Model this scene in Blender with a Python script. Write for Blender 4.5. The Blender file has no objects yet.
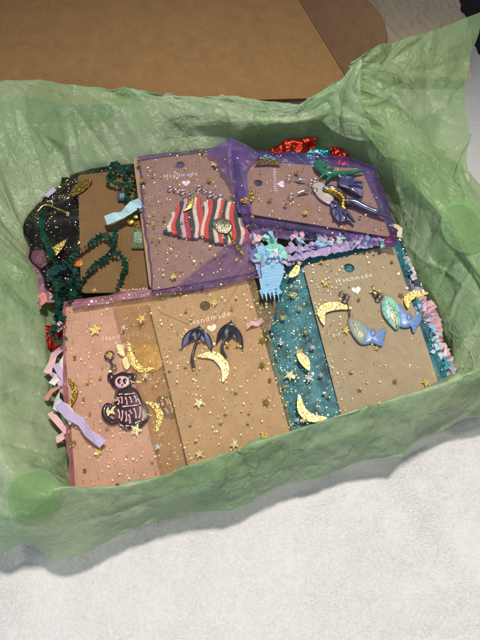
import bpy, bmesh, math, random
import numpy as np
from mathutils import Vector, Matrix

# ------------------------------------------------------------------ camera
# all coordinates below are centimetres, written to the scene in metres
S = 0.01
sc = bpy.context.scene
TILT, H, F = math.radians(25), 30.0, 480.0
cd = bpy.data.cameras.new('camera'); cam = bpy.data.objects.new('camera', cd)
sc.collection.objects.link(cam); sc.camera = cam
cam.location = (0, 0, H*S); cam.rotation_euler = (TILT, 0, 0)
cd.sensor_fit = 'VERTICAL'; cd.sensor_height = 32.0; cd.lens = 32.0*F/640
cd.clip_start = 0.01; cd.clip_end = 50
cd.dof.use_dof = False

# ------------------------------------------------------------------ world + lamps
w = bpy.data.worlds.new('World'); sc.world = w; w.use_nodes = True
bg = w.node_tree.nodes['Background']
bg.inputs[0].default_value = (0.74, 0.78, 0.90, 1); bg.inputs[1].default_value = 0.22
def area(name, loc, target, size, power, col):
    l = bpy.data.lights.new(name, 'AREA'); l.shape = 'DISK'; l.size = size*S; l.energy = power; l.color = col
    o = bpy.data.objects.new(name, l); sc.collection.objects.link(o)
    o.location = Vector(loc)*S
    d = (Vector(target)-Vector(loc)); o.rotation_euler = d.to_track_quat('-Z', 'Y').to_euler()
    return o
def spot(name, loc, target, rad, power, col, ang):
    l = bpy.data.lights.new(name, 'SPOT'); l.shadow_soft_size = rad*S; l.energy = power; l.color = col; l.spot_size = math.radians(ang); l.spot_blend = 1.0
    o = bpy.data.objects.new(name, l); sc.collection.objects.link(o); o.location = Vector(loc)*S
    o.rotation_euler = (Vector(target)-Vector(loc)).to_track_quat('-Z', 'Y').to_euler()
spot('shaded_lamp', (11, 26, 84), (-3, -2, 0), 3.4, 31.5, (1.0, 0.90, 0.77), 72)
area('added_fill_light', (-35, -50, 60), (0, 10, 0), 50, 2.1, (0.85, 0.92, 1.0))  # cool fill added to lift the foil and front tissue; no window known
sc.view_settings.view_transform = 'Standard'; sc.view_settings.look = 'None'
sc.view_settings.exposure = 0.0; sc.view_settings.gamma = 1
sc.render.engine = 'CYCLES'
sc.cycles.transparent_max_bounces = 24; sc.cycles.max_bounces = 8
sc.cycles.use_denoising = True

rng = np.random.default_rng(7); random.seed(7)

# ------------------------------------------------------------------ geometry helpers
FW = np.array([0, math.sin(TILT), -math.cos(TILT)]); UP = np.array([0, math.cos(TILT), math.sin(TILT)])
RT = np.array([1.0, 0, 0]); CC = np.array([0, 0, H])
def ray(u, v): return FW + RT*(u-240)/F + UP*(320-v)/F
def W(u, v, z):
    r = ray(u, v); return CC + r*((z-H)/r[2])
def proj(P):
    P = np.asarray(P) - CC; d = P@FW
    return np.stack([240+F*(P@RT)/d, 320-F*(P@UP)/d], -1)

_perm = np.random.default_rng(3).permutation(256); _perm = np.concatenate([_perm, _perm])
_g = np.random.default_rng(4).normal(size=(256, 3)); _g /= np.linalg.norm(_g, axis=1)[:, None]
def noise(P):
    P = np.asarray(P, float); sh = P.shape[:-1]; P = P.reshape(-1, 3)
    i = np.floor(P).astype(int); f = P-i; u = f*f*f*(f*(f*6-15)+10); i &= 255
    r = 0
    for a in (0, 1):
        for b in (0, 1):
            for c in (0, 1):
                h = _perm[_perm[_perm[(i[:, 0]+a) & 255]+((i[:, 1]+b) & 255)]+((i[:, 2]+c) & 255)]
                g = _g[h]; d = f-np.array([a, b, c])
                wgt = (u[:, 0] if a else 1-u[:, 0])*(u[:, 1] if b else 1-u[:, 1])*(u[:, 2] if c else 1-u[:, 2])
                r = r + wgt*(g*d).sum(1)
    return (r*1.6).reshape(sh)

def creases(X, Y, n, box, L, wd, A, r=rng, ang=None):
    """n straight sharp folds scattered over param space (cm)"""
    h = np.zeros_like(X)
    for _ in range(n):
        cx, cy = r.uniform(box[0], box[1]), r.uniform(box[2], box[3])
        a = r.uniform(0, math.pi) if ang is None else r.normal(ang, 0.45)
        l = L*r.uniform(.4, 1.5); ww = wd*r.uniform(.5, 1.6)
        dx, dy = X-cx, Y-cy
        d = -dx*math.sin(a)+dy*math.cos(a); t = dx*math.cos(a)+dy*math.sin(a)
        h += A*r.normal()*np.exp(-np.abs(d)/ww)*np.exp(-(t/l)**4)
    return h

def facets(X, Y, sp, A, seed, stretch=1.0):
    """piecewise-flat crumple: random heights on a Delaunay net over a regular param grid X (axis 0), Y (axis 1)"""
    from mathutils.geometry import delaunay_2d_cdt
    r = np.random.default_rng(seed); gx, gy = X[:, 0], Y[0, :]
    lx, ly = gx[-1]-gx[0], gy[-1]-gy[0]; nx, ny = int(lx/sp/stretch)+3, int(ly/sp)+3
    P = np.stack(np.meshgrid(np.arange(nx)-1.0, np.arange(ny)-1.0, indexing='ij'), -1).reshape(-1, 2)+r.uniform(-.48, .48, (nx*ny, 2))
    P = P*[sp*stretch, sp]+[gx[0], gy[0]]; Hh = r.normal(0, A, len(P))
    res = delaunay_2d_cdt([Vector(p) for p in P.tolist()], [], [], 0, 1e-6); vs = np.array([v[:] for v in res[0]]); org = [o[0] if o else 0 for o in res[3]]; hh = Hh[org]
    out = np.zeros_like(X)
    for t in res[2]:
        a, b, c = vs[t[0]], vs[t[1]], vs[t[2]]
        i0, i1 = np.searchsorted(gx, min(a[0], b[0], c[0])), np.searchsorted(gx, max(a[0], b[0], c[0]), 'right'); j0, j1 = np.searchsorted(gy, min(a[1], b[1], c[1])), np.searchsorted(gy, max(a[1], b[1], c[1]), 'right')
        if i1 <= i0 or j1 <= j0: continue
        x, y = X[i0:i1, j0:j1], Y[i0:i1, j0:j1]; dt = (b[1]-c[1])*(a[0]-c[0])+(c[0]-b[0])*(a[1]-c[1])
        if abs(dt) < 1e-9: continue
        w0 = ((b[1]-c[1])*(x-c[0])+(c[0]-b[0])*(y-c[1]))/dt; w1 = ((c[1]-a[1])*(x-c[0])+(a[0]-c[0])*(y-c[1]))/dt; w2 = 1-w0-w1
        m = (w0 >= -1e-6) & (w1 >= -1e-6) & (w2 >= -1e-6); v = w0*hh[t[0]]+w1*hh[t[1]]+w2*hh[t[2]]
        out[i0:i1, j0:j1][m] = v[m]
    return out

def catmull(P, n, closed=False):
    P = np.asarray(P, float); m = len(P)
    ts = np.linspace(0, m if closed else m-1, n, endpoint=not closed)
    i = np.floor(ts).astype(int); 
    if not closed: i = np.minimum(i, m-2)
    f = (ts-i).reshape((-1,)+(1,)*(P.ndim-1))
    g = (lambda k: P[(i+k) % m]) if closed else (lambda k: P[np.clip(i+k, 0, m-1)])
    a, b, c, d = g(-1), g(0), g(1), g(2)
    if not closed:
        e0 = (i == 0); e1 = (i == m-2)
        a = a.copy(); d = d.copy(); a[e0] = 2*b[e0]-c[e0]; d[e1] = 2*c[e1]-b[e1]
    return .5*((2*b)+(c-a)*f+(2*a-5*b+4*c-d)*f*f+(3*b-a-3*c+d)*f**3)

def grid_normals(G, closed=False):
    du = (np.roll(G, -1, 0)-np.roll(G, 1, 0)) if closed else np.gradient(G, axis=0)
    dv = np.gradient(G, axis=1); n = np.cross(du, dv)
    n /= np.linalg.norm(n, axis=-1)[..., None]+1e-9
    return n
def grid_faces(n, m, closed=False):
    a = np.arange(n*m).reshape(n, m)
    if closed: a = np.vstack([a, a[:1]])
    return np.stack([a[:-1, :-1], a[1:, :-1], a[1:, 1:], a[:-1, 1:]], -1).reshape(-1, 4)

# ------------------------------------------------------------------ object helpers
col = sc.collection
def base_of(par):
    o = par; p = np.zeros(3)
    while o is not None: p += np.array(o.location)/S; o = o.parent
    return p
def tag(o, label=None, cat=None, group=None, kind=None):
    for k, v in (('label', label), ('category', cat), ('group', group), ('kind', kind)):
        if v: o[k] = v
    return o
def thing(name, label, cat, at, group=None):
    o = bpy.data.objects.new(name, None); o.empty_display_size = .01; col.objects.link(o)
    o.location = Vector([float(x) for x in at])*S
    return tag(o, label, cat, group)
def make(name, V, Fc, m, par=None, smooth=True, uv=None, at=None):
    V = np.asarray(V, float).reshape(-1, 3)
    org = np.zeros(3)
    o_loc = np.zeros(3)
    if par is not None: V = V-base_of(par)
    elif at is not None: o_loc = np.asarray(at, float); V = V-o_loc
    me = bpy.data.meshes.new(name)
    me.from_pydata((V*S).tolist(), [], [list(map(int, f)) for f in Fc]); 
    if smooth: me.polygons.foreach_set('use_smooth', [True]*len(me.polygons))
    if uv is not None:
        l = me.uv_layers.new(name='UVMap'); idx = np.zeros(len(me.loops), int); me.loops.foreach_get('vertex_index', idx)
        l.data.foreach_set('uv', np.asarray(uv).reshape(-1, 2)[idx].astype(np.float32).ravel())
    me.materials.append(m); me.update()
    o = bpy.data.objects.new(name, me); col.objects.link(o); o.parent = par
    if par is None: o.location = Vector(o_loc.tolist())*S
    return o
class MB:
    """collects geometry of one part"""
    def __init__(s): s.V = []; s.F = []; s.n = 0
    def add(s, V, Fc):
        V = np.asarray(V, float).reshape(-1, 3); s.V.append(V); s.F += [[int(i)+s.n for i in f] for f in Fc]; s.n += len(V); return s
    def tube(s, P, R, k=8, flat=1.0, up=None):
        P = np.asarray(P, float); n = len(P); R = np.broadcast_to(np.asarray(R, float), (n,))
        T = np.gradient(P, axis=0); T /= np.linalg.norm(T, axis=1)[:, None]+1e-9
        up = np.array([0, 0, 1.0]) if up is None else up
        A = np.cross(T, up); A /= np.linalg.norm(A, axis=1)[:, None]+1e-9; B = np.cross(A, T)
        th = np.linspace(0, 2*math.pi, k, endpoint=False)
        V = P[:, None]+R[:, None, None]*(A[:, None]*np.cos(th)[None, :, None]+B[:, None]*flat*np.sin(th)[None, :, None])
        Fc = [[i*k+j, i*k+(j+1) % k, (i+1)*k+(j+1) % k, (i+1)*k+j] for i in range(n-1) for j in range(k)]
        Fc += [list(range(k))[::-1], [(n-1)*k+j for j in range(k)]]
        return s.add(V, Fc)
    def torus(s, c, r, rr, nrm=(0, 0, 1), n=18, k=6, sx=1.0, rot=0):
        q = Vector([float(x) for x in nrm]).to_track_quat('Z', 'Y').to_matrix(); q = np.array(q)
        t = np.linspace(0, 2*math.pi, n, endpoint=False); V = []
        for a in t:
            for b in np.linspace(0, 2*math.pi, k, endpoint=False):
                p = np.array([(r+rr*math.cos(b))*math.cos(a)*sx, (r+rr*math.cos(b))*math.sin(a), rr*math.sin(b)])
                p = np.array([p[0]*math.cos(rot)-p[1]*math.sin(rot), p[0]*math.sin(rot)+p[1]*math.cos(rot), p[2]]); V.append(q@p+np.asarray(c))
        Fc = [[i*k+j, ((i+1) % n)*k+j, ((i+1) % n)*k+(j+1) % k, i*k+(j+1) % k] for i in range(n) for j in range(k)]
        return s.add(V, Fc)
    def build(s, name, m, par=None, smooth=True, at=None): return make(name, np.concatenate(s.V), s.F, m, par, smooth, at=at)

# ------------------------------------------------------------------ materials
def mat(name):
    m = bpy.data.materials.new(name); m.use_nodes = True; nt = m.node_tree; nt.nodes.clear()
    out = nt.nodes.new('ShaderNodeOutputMaterial'); return m, nt, out
def N(nt, t, **kw):
    n = nt.nodes.new('ShaderNode'+t)
    for k, v in kw.items():
        if k in n.inputs: n.inputs[k].default_value = v
        else: setattr(n, k, v)
    return n
def coords(nt, scale=100, kind='Object', rot=(0, 0, 0)):
    tc = N(nt, 'TexCoord'); mp = N(nt, 'Mapping'); 
    mp.inputs['Scale'].default_value = scale if isinstance(scale, tuple) else (scale,)*3
    mp.inputs['Rotation'].default_value = rot
    nt.links.new(tc.outputs[kind], mp.inputs[0]); return mp.outputs[0]
def ramp(nt, src, stops):
    r = N(nt, 'ValToRGB'); e = r.color_ramp.elements
    e[0].position, e[0].color = stops[0][0], (*stops[0][1], 1); e[1].position, e[1].color = stops[-1][0], (*stops[-1][1], 1)
    for p, c in stops[1:-1]: x = e.new(p); x.color = (*c, 1)
    nt.links.new(src, r.inputs[0]); return r.outputs[0]
def bump(nt, h, strength, dist, prev=None):
    b = N(nt, 'Bump', Strength=strength, Distance=dist*S); nt.links.new(h, b.inputs['Height'])
    if prev is not None: nt.links.new(prev, b.inputs['Normal'])
    return b.outputs[0]
def plain(name, c, rough=.5, metal=0, spec=.5, coat=0, var=.12, nscale=6, bmp=.0, sheen=0):
    m, nt, out = mat(name); p = N(nt, 'BsdfPrincipled', Roughness=rough, Metallic=metal)
    p.inputs['Specular IOR Level'].default_value = spec; p.inputs['Coat Weight'].default_value = coat
    p.inputs['Sheen Weight'].default_value = sheen
    v = coords(nt); n = N(nt, 'TexNoise', Scale=nscale, Detail=4.0); nt.links.new(v, n.inputs['Vector'])
    c = np.array(c); nt.links.new(ramp(nt, n.outputs[0], [(.3, tuple(c*(1-var))), (.7, tuple(np.minimum(c*(1+var), 1)))]), p.inputs['Base Color'])
    if bmp: nt.links.new(bump(nt, n.outputs[0], .6, bmp), p.inputs['Normal'])
    nt.links.new(p.outputs[0], out.inputs[0]); return m

def kraft(name, c, weave=0.0, rib=0.4, spots=.3):
    m, nt, out = mat(name); p = N(nt, 'BsdfPrincipled', Roughness=.8); p.inputs['Specular IOR Level'].default_value = .25
    v = coords(nt); c = np.array(c)
    n = N(nt, 'TexNoise', Scale=1.1, Detail=8.0, Roughness=.7); nt.links.new(v, n.inputs['Vector'])
    v2 = coords(nt, (900, 420, 500), rot=(0, 0, .3)); f = N(nt, 'TexNoise', Scale=1.0, Detail=6.0, Roughness=.7); nt.links.new(v2, f.inputs['Vector'])
    base = ramp(nt, n.outputs[0], [(.3, tuple(c*.86)), (.7, tuple(c*1.12))])
    fib = ramp(nt, f.outputs[0], [(.35, (.72, .70, .68)), (.5, (1, 1, 1)), (.72, (1.16, 1.15, 1.12))])
    mx = N(nt, 'Mix', data_type='RGBA', blend_type='MULTIPLY'); mx.inputs[0].default_value = spots
    nt.links.new(base, mx.inputs[6]); nt.links.new(fib, mx.inputs[7]); nt.links.new(mx.outputs[2], p.inputs['Base Color'])
    nb = bump(nt, f.outputs[0], .35, .02)
    if weave:
        uvv = coords(nt, weave, 'UV'); wv = []
        for d in ('X', 'Y'):
            k = N(nt, 'TexWave', Scale=1.0, Distortion=.8, bands_direction=d); nt.links.new(uvv, k.inputs['Vector']); wv.append(k.outputs['Fac'])
        mu = N(nt, 'Math', operation='MAXIMUM'); nt.links.new(wv[0], mu.inputs[0]); nt.links.new(wv[1], mu.inputs[1])
        nb = bump(nt, mu.outputs[0], rib, .05, nb)
    nt.links.new(nb, p.inputs['Normal']); nt.links.new(p.outputs[0], out.inputs[0]); return m

def organza(name, c, dens, cloud=None, rough=.35, tnt=.12, wscale=5.5, sheen=.2):
    """sheer woven fabric: threads reflect, gaps let light through"""
    m, nt, out = mat(name); c = np.array(c)
    uvv = coords(nt, wscale, 'UV'); ws = []
    for d in ('X', 'Y'):
        k = N(nt, 'TexWave', Scale=1.0, Distortion=.6, bands_direction=d); k.inputs['Detail Scale'].default_value = .6
        nt.links.new(uvv, k.inputs['Vector']); ws.append(k.outputs['Fac'])
    mx = N(nt, 'Math', operation='MAXIMUM'); nt.links.new(ws[0], mx.inputs[0]); nt.links.new(ws[1], mx.inputs[1])
    v = coords(nt); n = N(nt, 'TexNoise', Scale=.9, Detail=6.0, Roughness=.65); nt.links.new(v, n.inputs['Vector'])
    cols = cloud or [(.3, tuple(c*.7)), (.7, tuple(np.minimum(c*1.35, 1)))]
    cr = ramp(nt, n.outputs[0], cols)
    p = N(nt, 'BsdfPrincipled', Roughness=rough); p.inputs['Specular IOR Level'].default_value = .6; p.inputs['Sheen Weight'].default_value = sheen
    nt.links.new(cr, p.inputs['Base Color'])
    tl = N(nt, 'BsdfTranslucent'); nt.links.new(cr, tl.inputs[0])
    a = N(nt, 'MixShader'); a.inputs[0].default_value = .3; nt.links.new(p.outputs[0], a.inputs[1]); nt.links.new(tl.outputs[0], a.inputs[2])
    tint = 1-(1-np.minimum(c/c.max(), 1))*tnt
    tr = N(nt, 'BsdfTransparent'); tr.inputs[0].default_value = (*tint, 1)
    s = N(nt, 'MixShader')
    mr = N(nt, 'MapRange'); mr.inputs['To Min'].default_value = dens*.55; mr.inputs['To Max'].default_value = min(1, dens*1.35)
    nt.links.new(mx.outputs[0], mr.inputs['Value'])
    nm = N(nt, 'MapRange'); nm.inputs['From Min'].default_value = .3; nm.inputs['From Max'].default_value = .7; nm.inputs['To Min'].default_value = .7; nm.inputs['To Max'].default_value = 1.3
    nt.links.new(n.outputs[0], nm.inputs['Value'])
    q = N(nt, 'Math', operation='MULTIPLY', use_clamp=True); nt.links.new(mr.outputs[0], q.inputs[0]); nt.links.new(nm.outputs[0], q.inputs[1])
    nt.links.new(q.outputs[0], s.inputs[0]); nt.links.new(tr.outputs[0], s.inputs[1]); nt.links.new(a.outputs[0], s.inputs[2])
    nt.links.new(bump(nt, mx.outputs[0], .5, .015), p.inputs['Normal'])
    nt.links.new(s.outputs[0], out.inputs[0]); return m

def tissue(name, c1, c2, clear=.22):
    m, nt, out = mat(name)
    v = coords(nt); n2 = N(nt, 'TexNoise', Scale=.8, Detail=3.0); nt.links.new(v, n2.inputs['Vector'])
    ad = N(nt, 'VectorMath', operation='MULTIPLY_ADD'); ad.inputs[1].default_value = (1.2,)*3
    nt.links.new(n2.outputs['Color'], ad.inputs[0]); nt.links.new(v, ad.inputs[2])
    # overlapping layers of the folded sheet: large straight-edged patches, single or doubled
    lay = N(nt, 'TexVoronoi', Scale=.17); nt.links.new(v, lay.inputs['Vector']); ls = N(nt, 'SeparateColor'); nt.links.new(lay.outputs['Color'], ls.inputs[0])
    nn = N(nt, 'TexNoise', Scale=.3, Detail=5.0, Roughness=.6); nt.links.new(v, nn.inputs['Vector'])
    mixf = N(nt, 'Math', operation='MULTIPLY_ADD'); mixf.inputs[1].default_value = .35; nt.links.new(ls.outputs[0], mixf.inputs[0]); nt.links.new(nn.outputs[0], mixf.inputs[2])
    cr = ramp(nt, mixf.outputs[0], [(.42, c1), (.85, c2)])
    nz = N(nt, 'TexNoise', Scale=22.0, Detail=2.0); nt.links.new(v, nz.inputs['Vector'])
    fb = ramp(nt, nz.outputs[0], [(.35, (.90, .92, .88)), (.65, (1.06, 1.05, 1.06))]); mm = N(nt, 'Mix', data_type='RGBA', blend_type='MULTIPLY'); mm.inputs[0].default_value = .8
    nt.links.new(cr, mm.inputs[6]); nt.links.new(fb, mm.inputs[7]); cr = mm.outputs[2]
    # small pressed facets: each cell leans its own way
    g = N(nt, 'NewGeometry'); prev = g.outputs['Normal']
    for sc_, k in ((1.1, .17), (3.2, .17), (8.0, .10)):
        vo = N(nt, 'TexVoronoi', Scale=sc_); nt.links.new(ad.outputs[0], vo.inputs['Vector'])
        a = N(nt, 'VectorMath', operation='SUBTRACT'); a.inputs[1].default_value = (.5,)*3; nt.links.new(vo.outputs['Color'], a.inputs[0])
        b = N(nt, 'VectorMath', operation='SCALE'); b.inputs['Scale'].default_value = k; nt.links.new(a.outputs[0], b.inputs[0])
        d = N(nt, 'VectorMath', operation='ADD'); nt.links.new(prev, d.inputs[0]); nt.links.new(b.outputs[0], d.inputs[1]); prev = d.outputs[0]
    no = N(nt, 'VectorMath', operation='NORMALIZE'); nt.links.new(prev, no.inputs[0])
    ed = N(nt, 'TexVoronoi', Scale=.75, feature='DISTANCE_TO_EDGE'); nt.links.new(ad.outputs[0], ed.inputs['Vector'])
    em = N(nt, 'MapRange'); em.inputs['From Max'].default_value = .09; nt.links.new(ed.outputs['Distance'], em.inputs['Value'])
    ed2 = N(nt, 'TexVoronoi', Scale=2.1, feature='DISTANCE_TO_EDGE'); nt.links.new(ad.outputs[0], ed2.inputs['Vector'])
    em2 = N(nt, 'MapRange'); em2.inputs['From Max'].default_value = .12; nt.links.new(ed2.outputs['Distance'], em2.inputs['Value'])
    msk = N(nt, 'TexNoise', Scale=.22, Detail=2.0); nt.links.new(v, msk.inputs['Vector']); mk = N(nt, 'MapRange'); mk.inputs['From Min'].default_value = .42; mk.inputs['From Max'].default_value = .66; mk.inputs['To Min'].default_value = .2; mk.inputs['To Max'].default_value = .65
    nt.links.new(msk.outputs[0], mk.inputs['Value'])
    b = bump(nt, em.outputs[0], .5, -.05, no.outputs[0]); nt.links.new(mk.outputs[0], b.node.inputs['Strength'])
    b = bump(nt, em2.outputs[0], .3, .025, b); nt.links.new(mk.outputs[0], b.node.inputs['Strength'])
    b = bump(nt, nz.outputs[0], .3, .02, b)
    p = N(nt, 'BsdfPrincipled', Roughness=.37); p.inputs['Specular IOR Level'].default_value = .5
    nt.links.new(cr, p.inputs['Base Color']); nt.links.new(b, p.inputs['Normal'])
    tl = N(nt, 'BsdfTranslucent'); nt.links.new(cr, tl.inputs[0]); nt.links.new(b, tl.inputs['Normal'])
    a = N(nt, 'MixShader'); a.inputs[0].default_value = .36; nt.links.new(p.outputs[0], a.inputs[1]); nt.links.new(tl.outputs[0], a.inputs[2])
    tr = N(nt, 'BsdfTransparent'); tr.inputs[0].default_value = (.86, .96, .76, 1)
    s = N(nt, 'MixShader'); mr = N(nt, 'MapRange'); mr.inputs['To Min'].default_value = 1-clear*1.5; mr.inputs['To Max'].default_value = 1-clear*.4
    nt.links.new(ls.outputs[1], mr.inputs['Value']); nt.links.new(mr.outputs[0], s.inputs[0])
    nt.links.new(tr.outputs[0], s.inputs[1]); nt.links.new(a.outputs[0], s.inputs[2]); nt.links.new(s.outputs[0], out.inputs[0]); return m

def foil(name, c, rough=.28):
    m, nt, out = mat(name); p = N(nt, 'BsdfPrincipled', Roughness=rough, Metallic=1.0)
    v = coords(nt); n = N(nt, 'TexNoise', Scale=9.0, Detail=3.0); nt.links.new(v, n.inputs['Vector']); c = np.array(c)
    nt.links.new(ramp(nt, n.outputs[0], [(.3, tuple(c*.75)), (.7, tuple(np.minimum(c*1.1, 1)))]), p.inputs['Base Color'])
    nt.links.new(bump(nt, n.outputs[0], .8, .06), p.inputs['Normal']); nt.links.new(p.outputs[0], out.inputs[0]); return m

def glitter_mat(name, c):
    m, nt, out = mat(name); p = N(nt, 'BsdfPrincipled', Roughness=.3, Metallic=.9)
    v = coords(nt); vo = N(nt, 'TexVoronoi', Scale=38.0); nt.links.new(v, vo.inputs['Vector']); c = np.array(c)
    sp = N(nt, 'SeparateColor'); nt.links.new(vo.outputs['Color'], sp.inputs[0])
    nt.links.new(ramp(nt, sp.outputs[0], [(0, tuple(c*.35)), (.5, tuple(c)), (1, tuple(np.minimum(c*1.5, 1)))]), p.inputs['Base Color'])
    # each grain tilts its own way
    nm = N(nt, 'VectorMath', operation='SUBTRACT'); nm.inputs[1].default_value = (.5,)*3; nt.links.new(vo.outputs['Color'], nm.inputs[0])
    sc_ = N(nt, 'VectorMath', operation='SCALE'); sc_.inputs['Scale'].default_value = .5; nt.links.new(nm.outputs[0], sc_.inputs[0])
    g = N(nt, 'NewGeometry'); ad = N(nt, 'VectorMath', operation='ADD'); nt.links.new(sc_.outputs[0], ad.inputs[0]); nt.links.new(g.outputs['Normal'], ad.inputs[1])
    no = N(nt, 'VectorMath', operation='NORMALIZE'); nt.links.new(ad.outputs[0], no.inputs[0]); nt.links.new(no.outputs[0], p.inputs['Normal'])
    nt.links.new(p.outputs[0], out.inputs[0]); return m

def paper(name, c):
    m, nt, out = mat(name); p = N(nt, 'BsdfPrincipled', Roughness=.65)
    v = coords(nt); n = N(nt, 'TexNoise', Scale=12.0, Detail=3.0); nt.links.new(v, n.inputs['Vector']); c = np.array(c)
    cr = ramp(nt, n.outputs[0], [(.3, tuple(c*.9)), (.7, tuple(np.minimum(c*1.08, 1)))]); nt.links.new(cr, p.inputs['Base Color'])
    tl = N(nt, 'BsdfTranslucent'); nt.links.new(cr, tl.inputs[0]); a = N(nt, 'MixShader'); a.inputs[0].default_value = .2
    nt.links.new(p.outputs[0], a.inputs[1]); nt.links.new(tl.outputs[0], a.inputs[2]); nt.links.new(a.outputs[0], out.inputs[0]); return m

M = {}
M['kraft'] = kraft('kraft card', (.385, .275, .165))
M['kraft_dim'] = kraft('kraft card dimmed in colour', (.31, .215, .135))  # same kraft, with the dimmer light at the back put into its colour
M['kraft_grey'] = kraft('linen kraft card', (.39, .295, .19), weave=6.0, rib=.35)
M['kraft_pink'] = kraft('rosy kraft card', (.47, .325, .225))
M['burlap'] = kraft('burlap card', (.20, .12, .052), weave=2.2, rib=1.0)
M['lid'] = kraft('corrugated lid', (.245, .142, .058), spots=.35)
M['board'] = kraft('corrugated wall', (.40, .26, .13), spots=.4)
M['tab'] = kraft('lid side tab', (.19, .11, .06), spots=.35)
M['tissue'] = tissue('green tissue paper', (.31, .51, .27), (.49, .64, .42), .20)
M['tissue_thin'] = tissue('pale green tissue paper', (.28, .465, .215), (.40, .55, .31), .22)
M['dot'] = tissue('green round sticker', (.30, .53, .28), (.36, .57, .32), .45)
M['gold'] = foil('gold foil', (.95, .70, .22)); M['gold_pale'] = foil('pale gold foil', (1.0, .86, .50), .4)
M['gold_dark'] = foil('dark gold foil', (.42, .29, .06)); M['silver'] = foil('silver foil', (.85, .88, .9))
M['gold_glitter'] = glitter_mat('gold glitter', (.85, .58, .16)); M['moon'] = glitter_mat('pale gold glitter', (.84, .58, .20))
M['red_foil'] = glitter_mat('red sequin foil', (.40, .03, .015)); M['teal_foil'] = glitter_mat('teal sequin foil', (.03, .28, .36))
M['white_ink'] = plain('white ink', (.82, .80, .78), .6)
M['metal'] = plain('silver metal', (.75, .75, .75), .25, metal=1)
M['dark_metal'] = plain('dark metal hook', (.12, .11, .12), .3, metal=1)
P_ = dict(green=(.008, .075, .05), blue=(.30, .56, .82), sky=(.42, .70, .82), lav=(.55, .45, .72), pink=(.80, .52, .58), mint=(.35, .78, .66),
          white=(.78, .76, .80), salmon=(.72, .30, .27), teal=(.06, .33, .40), cream=(.80, .70, .50), greylav=(.42, .42, .58), navy=(.02, .06, .10), red=(.5, .03, .02))
for k, c in P_.items(): M['p_'+k] = paper(k+' crinkle paper', c)

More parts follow.
